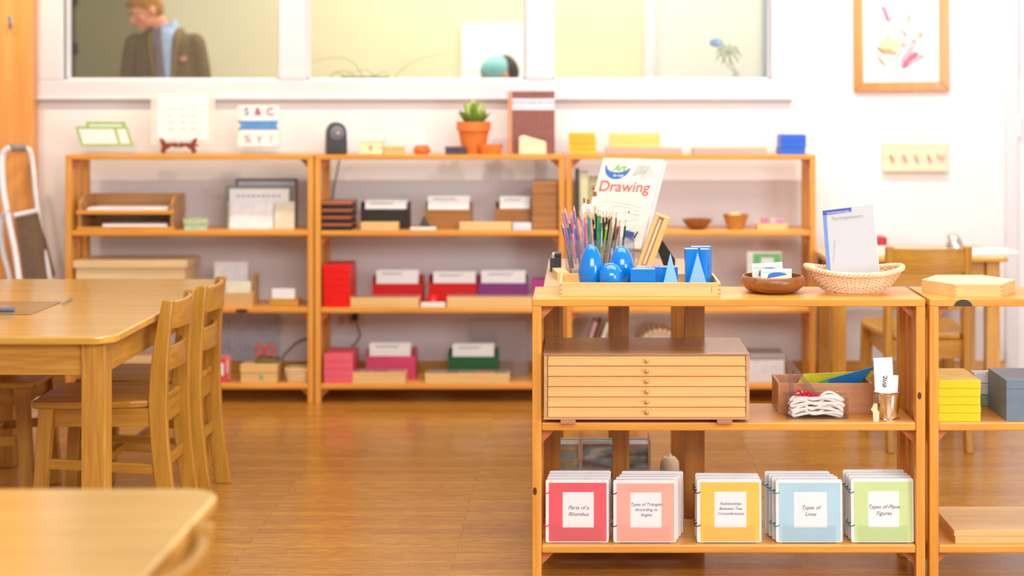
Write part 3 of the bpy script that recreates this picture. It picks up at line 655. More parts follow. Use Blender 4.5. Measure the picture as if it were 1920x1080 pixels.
for cx, cz in ((-.03, h * .80), (.10, h * .62)):
    for k in range(6):
        a = k * PI / 3; fl.ball((cx + .016 * math.cos(a), -.001, cz + .016 * math.sin(a)), (.007, .001, .007), 8)
fl.build('flower_print', mat('grey_print', (150, 150, 165), .6), t)
# outlet
t = thing('wall_outlet', 'cream double socket plate on the wall below the red boxes', 'outlet', (X(658, YW), YW - .006, Z(599, YW)))
MB().box(-.075, .075, 0, .006, -.035, .035).build('plate', mat('cream_plate', (232, 214, 184), .5), t, bevel=.003)
for xx in (-.045, 0): MB().box(xx - .013, xx + .013, -.001, 0, -.02, .02).build('socket', mat('socket', (190, 170, 146), .5), t)
t = thing('power_plug', 'black plug and cord in the wall socket', 'plug', (X(666, 8.055), 8.055, Z(594, 8.055)))
MB().box(-.013, .013, -.02, .02, -.018, .018).build('plug_body', BLACK, t, bevel=.004)
pts = [(X(a, 8.03) - t.location.x, -.025, Z(b, 8.03) - t.location.z) for a, b in ((666, 598), (671, 615), (675, 628), (668, 642), (660, 652), (655, 680))]
MB().tube(spline(pts, 8), .0035, 6).build('cord', BLACK, t, smooth=True)
# ================================================================== RIGHT UNIT
z = ZS[0]
stack('yellow_box', 'amber yellow box on right shelf top', 'box', 1067, 1118, 249, 7.72, z, .1, mat('amber_yellow', (244, 180, 40), .5), 4, 'stack of yellow boxes', jit=.004)
pb = lambda: wood('pale_pink_wood', (208, 174, 156), (196, 160, 142), 'x')
simple_box('flat_box', 'long flat pinkish wooden box under the amber card box', 'box', 1135, 1279, 277, 7.70, z, .2, pb(), 'flat pinkish boxes on the right shelf top')
simple_box('flat_box', 'long flat pinkish wooden box left of the blue boxes', 'box', 1301, 1438, 277, 7.70, z, .2, pb(), 'flat pinkish boxes on the right shelf top')
zz = Z(277, 7.70)
t, w, h = open_box('card_box', 'amber wooden box with white cards on the pinkish flat box', 'box', 1143, 1238, 249, 7.76, zz, .09, wood('amber_wood', (250, 204, 120), (240, 186, 98), 'x'))
for k in range(4):
    loc, cw, ch = at(1150, 1226, 236 + k, 7.772 + .016 * k, zz + .0045)
    o = MB().box(-cw / 2, cw / 2, 0, .004, 0, ch).build('index_card', WHITE, None); put(o, loc)
    tag(o, ('frontmost', 'second', 'third', 'rearmost')[k] + ' white card in the amber wooden box', 'card', 'cards in the amber wooden box')
stack('blue_box', 'royal blue box on right shelf top', 'box', 1463, 1511, 252, 7.72, z, .16, mat('royal_blue', (26, 92, 206), .4), 3, 'stack of blue boxes', jit=.003)
z = ZS[1]
for a, b, pt, Y, c, lab in ((1078, 1086, 318, 7.72, (64, 56, 44), 'dark-spined book standing leftmost on the right shelf unit'), (1087, 1103, 324, 7.73, (206, 206, 164), 'pale green-cream book beside the dark-spined one'), (1104, 1124, 334, 7.74, (176, 166, 120), 'khaki book with red label behind the drawing book')):
    t = simple_box('book', lab, 'book', a, b, pt, Y, z, .17, mat('book_%d_%d_%d' % c, c, .5), 'books on the right tall shelf unit', bevel=.001, part='cover')
    if c[0] == 176: MB().box(-.012, .014, -.001, 0, .19, .21).build('label_sticker', mat('red_sticker', (170, 70, 60), .5), t)
def bowl(label, name, p0, p1, pt, Y, zb, m, foot=.45, cat='bowl', cy=None, n=40, pw=.6):
    Yc = Y; loc, w, h = at(p0, p1, pt, Yc, zb); R = w / 2
    pr = [(.001, 0), (R * foot, 0)] + [(R * (foot + (1 - foot) * (u ** pw)), h * u) for u in (.15, .35, .6, .8, 1)] + [(R * .93, h)] + [(R * (foot + (1 - foot) * (u ** pw)) * .9, h * u + .003) for u in (.8, .6, .35, .15)] + [(.001, h * .12)]
    t = thing(name, label, cat, loc)
    MB().lathe(pr, n=n).build('bowl_body', m, t, smooth=True); return t, R, h
bowl('small wide wooden bowl on the right tall shelf unit', 'wooden_bowl', 1278, 1336, 411, 7.80, z, walnut('x'), .38)
t, R, h = bowl('tall flared wicker cup-bowl right of the wide wooden bowl', 'wicker_cup', 1355, 1404, 402, 7.80, z, floral('wicker_tan', (214, 150, 74), (178, 112, 46), 170), .6, pw=1)
o = MB().ball((0, 0, 0), (R * .5, R * .5, .012), 12).build('wood_ball', maple('x'), None, smooth=True); put(o, (t.location.x - .005, t.location.y, z + h + .0)); tag(o, 'pale rounded wood piece filling the flared cup-bowl', 'wood piece')
t, w, h = open_box('wooden_box', 'small tan wooden box with pink slips by the right post', 'box', 1420, 1477, 419, 7.74, z, .08, beech('x'))
for k, (dx, c, cn) in enumerate(((-.03, (226, 120, 160), 'pink'), (.005, (240, 190, 190), 'pale rose'), (.035, (226, 140, 190), 'lilac'))):
    o = MB().box(-.018, .018, -.02, .02, 0, .05 - k * .002).build('paper_slip', mat('slip_' + cn.replace(' ', '_'), c, .6), None, bevel=.002); put(o, (t.location.x + dx, t.location.y + .04, z + .0045), .1 * k)
    tag(o, 'bundle of %s slips in the small tan box by the right post' % cn, 'paper slips', 'slips in the small tan box')
z = ZS[2]
t, w, h = leaner('flash_card_book', 'white booklet with green panel behind the wooden bowl', 'book', 1401, 1466, 472, 7.76, z, .02, mat('offwhite_book', (232, 230, 228), .5), .05)
MB().box(-w / 2 + .03, w / 2 - .004, -.001, 0, h - .078, h - .01).build('green_panel', mat('green_panel', (110, 190, 112), .5), t)
MB().box(-.015, .045, -.002, -.001, h - .06, h - .03).build('title_card', WHITE, t)
simple_box('wooden_box', 'pinkish wooden box on the third shelf behind the display stand', 'box', 1250, 1330, 540, 7.74, z, .14, pb(), None)
z = ZS[3]
for k, (a, tilt, c) in enumerate(((1088, .38, (196, 160, 160)), (1098, .38, (120, 60, 46)), (1108, .42, (224, 214, 190)))):
    o = MB().box(-.009, .009, 0, .18, 0, .30).build('book', mat('lean_%d' % k, c, .5), None, bevel=.001); put(o, (X(a - 6, 7.74), 7.73, z + .004), 0, (0, tilt * .8, 0))
    tag(o, ('pinkish', 'dark red', 'cream')[k] + ' book leaning right on the bottom shelf behind the stand', 'book', 'leaning books on the right bottom shelf')
t = thing('slatted_arch', 'wooden arch of pale slats on the bottom shelf behind the stand', 'ornament', (X(1237, 7.78), 7.76, z))
R = .112; ar = MB(); arc = Z(616, 7.78) - z - R
for k in range(15):
    a = PI * k / 14; M = Matrix.Translation((R * math.cos(a), .05, arc + R * math.sin(a))) @ Matrix.Rotation(-a + PI / 2, 4, 'Y')
    s_ = MB().box(-.0085, .0085, -.05, .20, -.016, .0, M); s_.build('slat', maple('y'), t)
MB().prism([(R * .9 * math.cos(a), arc + R * .9 * math.sin(a)) for a in [PI * k / 20 for k in range(21)]] + [(-R * .85, 0), (R * .85, 0)], 'y', .01, .24).build('inner_body', mat('arch_core', (196, 182, 168), .7), t)
t = simple_box('storage_box', 'white lidded box on the right bottom shelf seen through front unit', 'box', 1395, 1472, 665, 7.72, z, .2, mat('white_box', (214, 212, 214), .6), lid=(.82, mat('grey_lid', (160, 150, 150), .6)))
# ================================================================== NEAR UNIT: chest of drawers
yc0 = 4.862
x0c, x1c = X(1019, yc0), X(1406, yc0); w = x1c - x0c; zt, zb = Z(663.5, yc0), Z(787, yc0); d = .325
t = thing('drawer_chest', 'low beech chest with six shallow drawers and round knobs', 'cabinet', ((x0c + x1c) / 2, yc0, ZN[1]))
zt -= ZN[1]; zb -= ZN[1]; k = .007
wa = wood('chest_beech', (214, 170, 122), (198, 152, 104), 'x')
MB().box(-w / 2, w / 2, 0, d, zt - .006, zt).build('top_panel', wood('chest_top', (178, 136, 96), (158, 116, 78), 'x', rough=.22, fine=80, coat=.3), t, bevel=.001)
MB().box(-w / 2 + .001, w / 2 - .001, 0, d, zb, zb + .007).build('bottom_panel', wa, t, bevel=.001)
for s in (-1, 1):
    a, b = sorted((s * (w / 2 - .001), s * (w / 2 - .012))); MB().box(a, b, .001, d, zb + .007, zt - .006).build('side_panel', wa, t, bevel=.0008)
MB().box(-w / 2 + .012, w / 2 - .012, d - .006, d - .001, zb + .007, zt - .006).build('back_panel', wa, t)
for px in (1065, 1359):
    xx = X(px, yc0) - t.location.x; MB().box(xx - .023, xx + .023, .002, d - .01, 0, zb).build('foot', wood('foot_wood', (196, 140, 108), (180, 122, 90), 'x'), t, bevel=.001)
dh = (zt - .006 - zb - .007) / 6
for i in range(6):
    a = zb + .007 + i * dh
    dr = MB().box(-w / 2 + .0135, w / 2 - .0135, .0035, .3, a + .0012, a + dh - .0012).build('drawer', wood('drawer_beech', (244, 194, 128), (236, 180, 112), 'x', fine=50), t, bevel=.0012)
    MB().box(-w / 2 + .0135, w / 2 - .0135, -.0025, .0035, a + .0012, a + dh * .5).build('drawer_rail', wood('drawer_beech', (244, 194, 128), (236, 180, 112), 'x', fine=50), dr, bevel=.0008)
    MB().lathe([(.001, .0), (.0035, 0), (.0028, .005), (.0062, .009), (.0066, .013), (.004, .017), (.001, .018)], n=20, M=Matrix.Translation((.0, .002, a + dh * .55)) @ Matrix.Rotation(PI / 2, 4, 'X')).build('knob', mat('knob_brass', (196, 160, 110), .3, .3, 0), dr, smooth=True)
# open box with set squares
yb = 5.02
t, w, h = open_box('wooden_box', 'open reddish beech box holding triangles on the middle shelf', 'box', 1459, 1637, 723, yb, ZN[1], .165, wood('red_beech', (206, 148, 104), (190, 130, 88), 'x'), tk=.008, hh=.095)
bx = t.location.x
def plate(name, label, cat, pts, th, m, loc, rot):
    o = MB().prism(pts, 'y', -th / 2, th / 2).build(name, m, None, bevel=.0006); put(o, loc, 0, rot); return tag(o, label, cat)
zt0 = ZN[1]
def pl(Y, L): return [(X(a, Y) - X(1550, Y), Z(b, Y) - zt0) for a, b in L]
plate('yellow_triangle', 'lime yellow flat triangle in the open beech box', 'triangle', pl(5.14, ((1480, 742), (1506, 701), (1596, 697), (1640, 698), (1600, 742))), .006, mat('lime_yellow', (216, 208, 30), .4), (X(1550, 5.14), 5.14, zt0), (0, 0, 0))
plate('blue_triangle', 'blue long pointed triangle sticking out of the open beech box', 'triangle', pl(5.10, ((1515, 745), (1548, 712), (1642, 686), (1608, 722), (1590, 745))), .006, mat('plate_blue', (20, 112, 176), .35), (X(1550, 5.10), 5.10, zt0), (0, 0, 0))
plate('green_triangle', 'green flat triangle between the yellow and blue ones', 'triangle', pl(5.075, ((1500, 745), (1520, 722), (1552, 710), (1560, 745))), .005, mat('plate_green', (70, 150, 70), .4), (X(1550, 5.075), 5.075, zt0), (0, 0, 0))
ys = 4.995
t = thing('set_square', 'clear plastic set square leaning against the open beech box', 'set square', (X(1480, ys), ys - .01, zt0 + .001), rot=(-.08, 0, 0))
a_, b_, c_ = [(X(p, ys) - X(1480, ys), Z(q, ys) - zt0) for p, q in ((1473, 664), (1485, 776), (1545, 752))]
fr = MB(); tri = [Vector(a_), Vector(b_), Vector(c_)]; g = sum(tri, Vector((0, 0))) / 3; inn = [g + (p - g) * .55 for p in tri]
for i in range(3):
    j = (i + 1) % 3; fr.prism([tri[i], tri[j], inn[j], inn[i]], 'y', -.001, .001)
fr.build('plastic_blade', clear('tinted_acrylic', (232, 216, 212), .08, 1.4), t)
tk_ = MB()
for k in range(14):
    p = tri[0].lerp(tri[1], .1 + k * .055); tk_.box(p.x + .001, p.x + .006, -.0015, -.001, p.y, p.y + .0007)
tk_.build('scale_marks', INK, t)
# clear box with cord
ya = 4.925
t, w, h = open_box('clear_box', 'clear acrylic box full of white cord at shelf front', 'box', 1476, 1592, 743, ya, zt0, .085, clear('box_acrylic', (254, 253, 253), .0, 1.3), tk=.003)
cx = t.location.x
CW = mat('white_cord', (244, 242, 238), .8)
yarn = MB(); random.seed(3)
for k in range(18):
    y = ya + .018 + (k % 5) * .011; zb_ = zt0 + .014 + (k // 5) * .015; s = random.uniform(-.01, .01)
    L = .073 + random.uniform(-.008, .006); ph = random.random() * 6
    pts = [(cx - L, y, zb_ + .004 * math.sin(ph)), (cx - L * .55, y + .003, zb_ + .013 + .008 * math.sin(ph + 1)), (cx + s - .01, y - .002, zb_ + .001), (cx + L * .5, y, zb_ + .012 + .008 * math.sin(ph + 2)), (cx + L, y, zb_), (cx + L * .97, y + .006, zb_ - .007), (cx + L * .4, y + .002, zb_ + .002), (cx + s, y + .004, zb_ + .004), (cx - L * .5, y, zb_ + .002), (cx - L * .98, y + .003, zb_ - .006)]
    yarn.tube(spline(pts, 6, True), .0042, 6, True)
tag(yarn.build('cord_bundle', CW, None, smooth=True), 'coiled bundle of white cord inside the clear acrylic box', 'cord')
ry = MB()
for k in range(26):
    a = random.uniform(-.9, 1.5); L = random.uniform(.018, .045); b0 = Vector((cx - .035, ya + .035, zt0 + .064))
    e = b0 + Vector((L * math.sin(a) * 1.1 - (.02 if k % 3 == 0 else 0), random.uniform(-.03, .012), L * math.cos(a) * .75 - .006))
    ry.tube(spline([b0 + Vector((0, 0, -.012)), b0.lerp(e, .5) + Vector((0, 0, .006)), e], 4), [.0022] * 8 + [.0006], 5)
tag(ry.build('red_yarn', mat('red_yarn', (214, 30, 62), .8), None, smooth=True), 'tuft of red yarn tied over the white cord', 'yarn')
# silver cup
yc_ = 4.935; loc = Vector((X(1665, yc_), yc_, zt0)); R = 27 / F * yc_
t = thing('silver_cup', 'shiny silver beaker holding white cards by the right post', 'cup', loc)
hh = Z(733, yc_) - zt0
MB().lathe([(.001, 0), (R * .80, 0), (R * .82, .004), (R * .70, .008), (R * .72, .010), (R * .84, hh - .012), (R * .90, hh - .010), (R * .90, hh - .007), (R * .96, hh - .003), (R * .99, hh), (R * .94, hh + .001), (R * .82, hh - .01), (R * .68, .012), (.001, .010)], n=48).build('cup_body', mat('silver', (238, 236, 234), .12, 1, 0), t, smooth=True)
for k, (dx, dy, wd, pt, ro, lab) in enumerate(((-.008, -.004, .058, 670, .05, 'tall white card with handwriting in the silver cup'), (.008, .008, .040, 704, -.05, 'shorter white card behind the handwritten one in the silver cup'), (.002, .016, .036, 712, 0, 'lowest white card at the back of the silver cup'))):
    hc = Z(pt, yc_) - zt0 - .014
    c = thing('word_card', lab, 'card', loc + Vector((dx, dy, .014)), 0, 'cards in the silver cup', rot=(0, -ro, 0))
    b0 = .026
    MB().prism([(-b0 / 2, 0), (b0 / 2, 0), (wd / 2, hh * .8), (wd / 2, hc), (-wd / 2, hc), (-wd / 2, hh * .8)], 'y', 0, .0012).build('sheet', mat('bright_card', (250, 250, 250), .5, noise=0), c)
    if k == 0: text('ent.', .026, mat('black_ink', (30, 30, 34), .6, noise=0), c, (.008, -.0012, hc - .075), (PI / 2, math.radians(-80), 0), .35, 'handwriting')
o = MB().prism([(-.008, 0), (.008, 0), (.010, .03), (.004, .036), (.004, .055), (-.006, .055), (-.016, .036), (-.010, .03)], 'y', 0, .006).build('wooden_tag', mat('pale_tag', (244, 222, 176), .5), None, bevel=.001)
put(o, (X(1640, 4.92), 4.895, zt0)); tag(o, 'pale wooden tag standing left of the silver cup', 'tag')
# ------------------------------------------------------------------ booklets on the bottom shelf
zb0 = ZN[2]
lam = mat('laminate_page', (240, 240, 242), .22, noise=.02, coat=.4)
def ring(parent, x, zc, m, r=.011):
    pts = [(x + .003 + r * .9 * math.cos(a), .006 + r * math.sin(a) * .9, zc + .004 * math.sin(a + .5)) for a in [PI * (.30 + 1.45 * k / 11) + PI * .3 for k in range(12)]]
    MB().tube(pts, .0014, 6).build('binding_ring', m, parent, smooth=True)
def booklets(colname, rgb, title, p0, p1, ptop, pbot, dxpx, toppx, n, ringc, tshift=0, tsz=.0165):
    Y0 = 4.905; w = (p1 - p0) / F * Y0; hgt = (pbot - ptop) / F * Y0
    m = mat('sheet_' + colname.replace(' ', '_'), rgb, .3, noise=.04, nscale=9, coat=.35); rm = mat('ring_' + colname.replace(' ', '_'), ringc, .4, noise=0)
    st_ = thing('clear_stand', 'clear lip stand under the %s booklets titled %s' % (colname, title.replace('\n', ' ')), 'stand', (X((p0 + p1) / 2, Y0), Y0 - .006, zb0), 0, 'clear stands under the booklets')
    MB().box(-w * .40, w * .40, 0, .10, 0, .0015).build('base_plate', CLEAR, st_)
    MB().box(-w * .40, w * .40, 0, .0015, .0015, .055).build('lip', CLEAR, st_)
    names = ('second', 'third', 'fourth', 'fifth', 'rearmost')
    for k in range(n):
        u = k / max(1, n - 1); y = Y0 + k * .034
        xx = X((p0 + p1) / 2, y) + dxpx * u / F * y; extra = 0
        t = thing('laminated_booklet', ('%s booklet titled %s, frontmost of its pile' % (colname, title.replace('\n', ' ')) if k == 0 else 'laminated %s booklet standing %s in the pile titled %s' % (colname, 'rearmost' if k == n - 1 else names[k - 1], title.replace('\n', ' '))), 'booklet', (xx, y, zb0 + .0018), 0, '%s booklets on the bottom shelf' % colname, rot=(-.05, random.uniform(-.008, .012) if k else 0, 0))
        hk = hgt + (0 if k == 0 else random.uniform(.0, .004))
        MB().prism(rrect(-w / 2, w / 2, 0, hk, .006, 4), 'y', 0, .009).build('page_block', lam, t, bevel=.0008)
        MB().box(-w / 2 + .010, w / 2 - .006, -.0008, 0, .004, hk - .010).build('cover_sheet', m, t)
        MB().box(-w / 2 + .052 * w / .192, w / 2 - .045 * w / .192, -.0015, -.0008, hk * .24, hk * .80).build('title_card', mat('title_card', (238, 238, 240), .5, noise=.01), t)
        if k == 0: text(title, tsz, mat('title_ink', (100, 96, 104), .6, noise=0), t, (.004 + tshift, -.0018, hk * .80 - .052 + (.012 if title.count('\n') > 1 else 0)), shear=.35, name='title_text', ls=1.2)
        for zc in (hk * .80, hk * .28) if k < 2 else (hk * .8,): ring(t, -w / 2, zc, rm)
booklets('coral red', (232, 96, 108), 'Parts of a\nRhombus', 1023, 1141, 904, 1021, 6, 886, 4, (200, 30, 60))
booklets('salmon pink', (250, 176, 158), 'Types of Triangles\nAccording to\nAngles', 1150, 1268, 906, 1022, 14, 890, 4, (30, 30, 36), tsz=.0132)
booklets('golden yellow', (248, 200, 92), 'Relationships\nBetween Two\nCircumferences', 1307, 1428, 906, 1024, -5, 890, 3, (26, 26, 30), tsz=.0125)
booklets('light blue', (178, 216, 232), 'Types of\nLines', 1455, 1580, 908, 1025, -22, 887, 4, (20, 140, 150))
booklets('pale green', (204, 228, 160), 'Types of Plane\nFigures', 1596, 1714, 904, 1023, -16, 886, 4, (10, 110, 90), tsz=.0165)
# ------------------------------------------------------------------ tray with blue solids on top
z = ZN[0]; yt = 4.937
t, w, h = open_box('beech_tray', 'long beech tray of blue geometric solids on the low shelf', 'tray', 1049, 1351, 530, yt, z, .255, beech('x'), tk=.008, joints=True)
MB().box(w / 2 - .028, w / 2 - .0265, -.0006, 0, .012, .032).build('stamp_mark', INK, t)
zf = z + .0045
BL = mat('gloss_blue', (0, 128, 222), .12, noise=.02, coat=.6)
gs = 'blue geometric solids in the beech tray'
def solid(name, label, mb, loc, rz=0, sm=True, bev=0, m=BL, ang=35):
    o = mb.build(name, m, None, smooth=sm, bevel=bev, angle=ang); put(o, loc, rz); return tag(o, label, 'geometric solid', gs)
def ovoid(hh, R, k=.18):
    return [(max(.0008, R * math.sin(PI * u) ** .92 * (1 + k * math.cos(PI * u))), hh * (1 - math.cos(PI * u)) / 2) for u in [i / 30 for i in range(31)]]
Y1 = 5.03; he = Z(458, Y1) - zf
def ring_base(name, lab, loc, R):
    o = MB().lathe([(R * .75, 0), (R, 0), (R, .004), (R * .75, .004), (R * .75, 0)], n=28, close=False).build(name, mat('base_ring', (24, 80, 140), .4), None, smooth=True); put(o, loc); tag(o, lab, 'ring')
solid('blue_ovoid', 'tall blue egg-shaped solid, leftmost in the tray', MB().lathe(ovoid(he, .0395, .26), n=48), (X(1108.5, Y1), Y1, zf), ang=180)
Y2 = 5.12; he = Z(461, Y2) - zf
solid('blue_ellipsoid', 'blue egg-shaped solid behind the blue ball', MB().lathe(ovoid(he, .0415, .16), n=48), (X(1165, Y2), Y2, zf), ang=180)
Y3 = 4.99; R = (Z(493, Y3) - zf) / 2
solid('blue_sphere', 'small blue ball in front of the two egg shapes', MB().lathe([(max(.0008, min(R, .0375) * math.sin(PI * i / 30)), R * (1 - math.cos(PI * i / 30))) for i in range(31)], n=48), (X(1145, Y3), Y3, zf), ang=180)
Y4 = 4.975
loc, w_, h_ = at(1182, 1229, 505, Y4, zf)
solid('blue_block', 'small blue rectangular block beside the blue ball', MB().box(-w_ / 2, w_ / 2, 0, .055, 0, h_), loc, 0, False, .001)
loc, w_, h_ = at(1192, 1271, 501, 5.075, zf)
solid('blue_prism', 'wider blue block behind the small block and pyramid', MB().box(-w_ / 2, w_ / 2, 0, .05, 0, h_), loc, 0, False, .001)
def pyr(wb, hh, dp):
    return MB().loft([[Vector((x * wb / 2, y * dp / 2, 0)) for x, y in ((-1, -1), (1, -1), (1, 1), (-1, 1))], [Vector((x * .0004, y * .0004, hh)) for x, y in ((-1, -1), (1, -1), (1, 1), (-1, 1))]])
Yp = 5.00
solid('blue_pyramid', 'slim blue pyramid in front of the wider blue block', pyr(36 / F * Yp, Z(475, Yp) - zf, .055), (X(1257, Yp), Yp, zf), 0, False, m=mat('blue_face', (52, 150, 224), .25, noise=.02, coat=.3))
Yr = 5.08
loc, w_, h_ = at(1284, 1309, 466, Yr, zf)
solid('blue_square_prism', 'tall blue square column behind the right pyramid', MB().box(-w_ / 2, w_ / 2 + .008, -.02, .022, 0, h_), loc, 0, False, .001)
solid('blue_cylinder', 'tall blue cylinder beside the square column', MB().lathe([(.001, 0), (.0215, 0), (.0215, h_ - .001), (.0205, h_), (.001, h_)], n=40), (X(1320, Yr) - .002, Yr - .005, zf))
loc2, w2, h2 = at(1296, 1333, 462, 5.145, zf)
solid('blue_column', 'blue column standing rearmost behind the cylinder', MB().box(-w2 / 2, w2 / 2, -.02, .02, 0, h2), loc2, 0, False, .001)
Yq_ = 4.995
solid('pale_blue_pyramid', 'paler blue pyramid at the right end of the tray', pyr(42 / F * Yq_, Z(474, Yq_) - zf, .05), (X(1308, Yq_), Yq_, zf), .0, False, m=mat('pale_blue_face', (120, 170, 232), .35, noise=.02))
# ------------------------------------------------------------------ pencil holder on the stand
zs = .863
ax0, ax1, ay0, ay1 = X(1060, 5.52), X(1190, 5.52), 5.52, 5.66
t = thing('pencil_holder', 'clear acrylic box crammed with coloured pencils', 'pencil holder', ((ax0 + ax1) / 2, ay0, zs))
aw = (ax1 - ax0) / 2; ah = Z(451, 5.52) - zs; AC = clear('holder_acrylic', (246, 246, 248), .04, 1.35)
MB().box(-aw, aw, 0, .14, 0, .004).build('base_panel', AC, t)
for nm, b in (('front_panel', (-aw, aw, 0, .003)), ('back_panel', (-aw, aw, .137, .14)), ('side_panel', (-aw, -aw + .003, .003, .137)), ('side_panel', (aw - .003, aw, .003, .137)), ('divider', (-.002, .001, .003, .137))):
    MB().box(*b, .004, ah).build(nm, AC, t)
WT_ = mat('pencil_wood', (226, 182, 140), .6)
PC = {'lilac': (176, 140, 200), 'blue': (44, 122, 190), 'navy': (40, 44, 110), 'peach': (244, 176, 140), 'pink': (224, 120, 150), 'teal': (50, 170, 160), 'dark green': (22, 62, 44), 'green': (60, 150, 100), 'lime': (120, 190, 60), 'brown': (130, 90, 50), 'white': (236, 236, 232), 'grey': (150, 150, 150), 'black': (34, 36, 38), 'red brown': (140, 50, 40)}
PROTO = {}
def pencil(cname, tip, foot):
    v = Vector(tip) - Vector(foot); L = v.length; q = v.to_track_quat('Z', 'Y').to_euler()
    v_ = sorted(q[0] for q in TIPS if q[2] == cname); rk = v_.index(PEN[0])
    lab = ('%s pencil in the clear holder, %s from left of its colour' % (cname, ('first', 'second', 'third', 'fourth', 'fifth', 'sixth')[rk])) if len(v_) > 1 else 'only %s pencil in the clear holder' % cname
    if cname in PROTO:
        o = dup(PROTO[cname], foot, 0, lab, rot=q); return
    p = thing('coloured_pencil', lab, 'pencil', foot, rot=q, group='%s pencils in the clear holder' % cname); PROTO[cname] = p
    L = .178; R = .0038
    MB().lathe([(R, 0), (R, L - .022), (.001, L - .022)], n=6, close=True).build('barrel', mat('pencil_' + cname.replace(' ', '_'), PC[cname], .25), p)
    MB().lathe([(R, L - .022), (.0013, L - .006), (.0012, L - .006)], n=10).build('sharpened_wood', WT_, p, smooth=True)
    MB().lathe([(.0015, L - .0065), (.0003, L)], n=8).build('lead', mat('pencil_' + cname.replace(' ', '_'), PC[cname], .25), p)
TIPS = [(120, 150, 'lilac'), (150, 145, 'lilac'), (245, 125, 'lilac'), (222, 170, 'lilac'), (115, 275, 'blue'), (150, 290, 'blue'), (180, 300, 'blue'), (225, 255, 'navy'), (305, 185, 'peach'), (285, 250, 'peach'), (330, 215, 'lilac'),
        (355, 200, 'pink'), (375, 250, 'pink'), (410, 195, 'teal'), (335, 290, 'teal'), (385, 170, 'teal'), (455, 320, 'navy'), (260, 370, 'blue'), (435, 215, 'dark green'), (465, 155, 'dark green'), (495, 175, 'green'), (517, 180, 'green'), (545, 195, 'black'), (580, 190, 'black'),
        (600, 240, 'brown'), (640, 190, 'brown'), (680, 200, 'brown'), (635, 285, 'white'), (680, 265, 'dark green'), (775, 280, 'dark green'), (570, 430, 'lime'), (715, 310, 'grey'), (640, 330, 'grey'), (150, 400, 'red brown'), (410, 150, 'peach'), (560, 240, 'dark green'), (530, 250, 'green'), (700, 340, 'red brown'), (480, 240, 'black'), (210, 210, 'pink'), (190, 260, 'brown'), (615, 210, 'dark green')]
random.seed(11)
for i, (u, v, c) in enumerate(TIPS):
    PEN[0] = u; px, py = 1030 + u / 5.4, 360 + v / 5.4
    Yt = 5.545 + .09 * ((i * 37) % 10) / 10; tp = Vector((X(px, Yt), Yt, Z(py, Yt)))
    L = .178
    # foot inside the holder, at pencil length from the tip (pencils stand on others at various heights)
    fx = max(ax0 + .018, min(ax1 - .018, tp.x * .72 + .016 + random.uniform(-.012, .012))); fy = 5.59 + random.uniform(-.045, .045)
    hz = tp - Vector((fx, fy, 0)); dz = math.sqrt(max(.001, L * L - hz.x ** 2 - hz.y ** 2)); fz = tp.z - dz
    if fz < zs + .006:
        fz = zs + .006
    ft = Vector((fx, fy, fz)); pencil(c, ft + (tp - ft).normalized() * L, ft)
def brush(lab, u, v, wd, m):
    px, py = 1030 + u / 5.4, 360 + v / 5.4; Yt = 5.64; tp = Vector((X(px, Yt), Yt, Z(py, Yt))); ft = Vector((tp.x * .8 + .01, 5.62, zs + .02))
    vv = tp - ft; L = vv.length; t = thing('paint_brush', lab, 'paint brush', ft, rot=vv.to_track_quat('Z', 'Y').to_euler(), group='paint brushes in the clear holder')
    MB().lathe([(.003, 0), (.004, L * .5), (.0045, L - .05), (.001, L - .05)], n=10).build('handle', maple('z'), t, smooth=True)
    MB().box(-wd / 2, wd / 2, -.004, .004, L - .05, L - .018).build('ferrule', mat('white_ferrule', (238, 238, 236), .4), t, bevel=.001)
    MB().box(-wd / 2 + .001, wd / 2 - .001, -.0035, .0035, L - .018, L).build('bristles', m, t, bevel=.001)
BRS = mat('brown_bristle', (146, 96, 44), .9, noise=.25, nscale=300)
brush('wide flat brush with brown bristles, tallest in the clear holder', 460, -5, .016, BRS)
brush('narrow brown-bristled brush left of the wide one', 352, 62, .008, BRS)
brush('narrow brown-bristled brush between the other two brushes', 392, 72, .009, BRS)
for k, (u, v) in enumerate(((340, 135), (412, 125))):
    px, py = 1030 + u / 5.4, 360 + v / 5.4; tp = Vector((X(px, 5.62), 5.62, Z(py, 5.62))); ft = Vector((tp.x * .8 + .01, 5.63, zs + .02)); vv = tp - ft
    o = MB().lathe([(.004, 0), (.0045, vv.length - .03), (.006, vv.length - .01), (.002, vv.length)], n=10).build('white_pen', mat('white_pen', (240, 238, 240), .4), None, smooth=True); put(o, ft, 0, vv.to_track_quat('Z', 'Y').to_euler())
    tag(o, ('left', 'right')[k] + ' of the two white-capped pens among the pencils', 'pen', 'white pens in the clear holder')
# black box and wood piece at the stand's left end
loc, w_, h_ = at(1031, 1052, 484, 5.62, zs)
t = thing('tape_holder', 'small dark grey block with pale strip left of the pencils', 'desk item', loc)
MB().box(-w_ / 2, w_ / 2, 0, .09, 0, h_).build('block_body', mat('charcoal', (56, 56, 62), .5), t, bevel=.001)
MB().box(-.012, -.004, .0, .09, h_, h_ + .012).build('pale_strip', mat('pale_strip', (200, 186, 160), .5), t)
MB().box(-.004, w_ / 2, .02, .09, h_, h_ + .014).build('upper_block', mat('charcoal', (56, 56, 62), .5), t, bevel=.001)
o = MB().box(-.02, .02, -.07, .07, 0, .026).build('wood_strip', beech('y'), None, bevel=.001); put(o, (X(1051, 5.42), 5.44, zs), .14); tag(o, 'short beech strip left of the tray on the stand', 'wood strip')
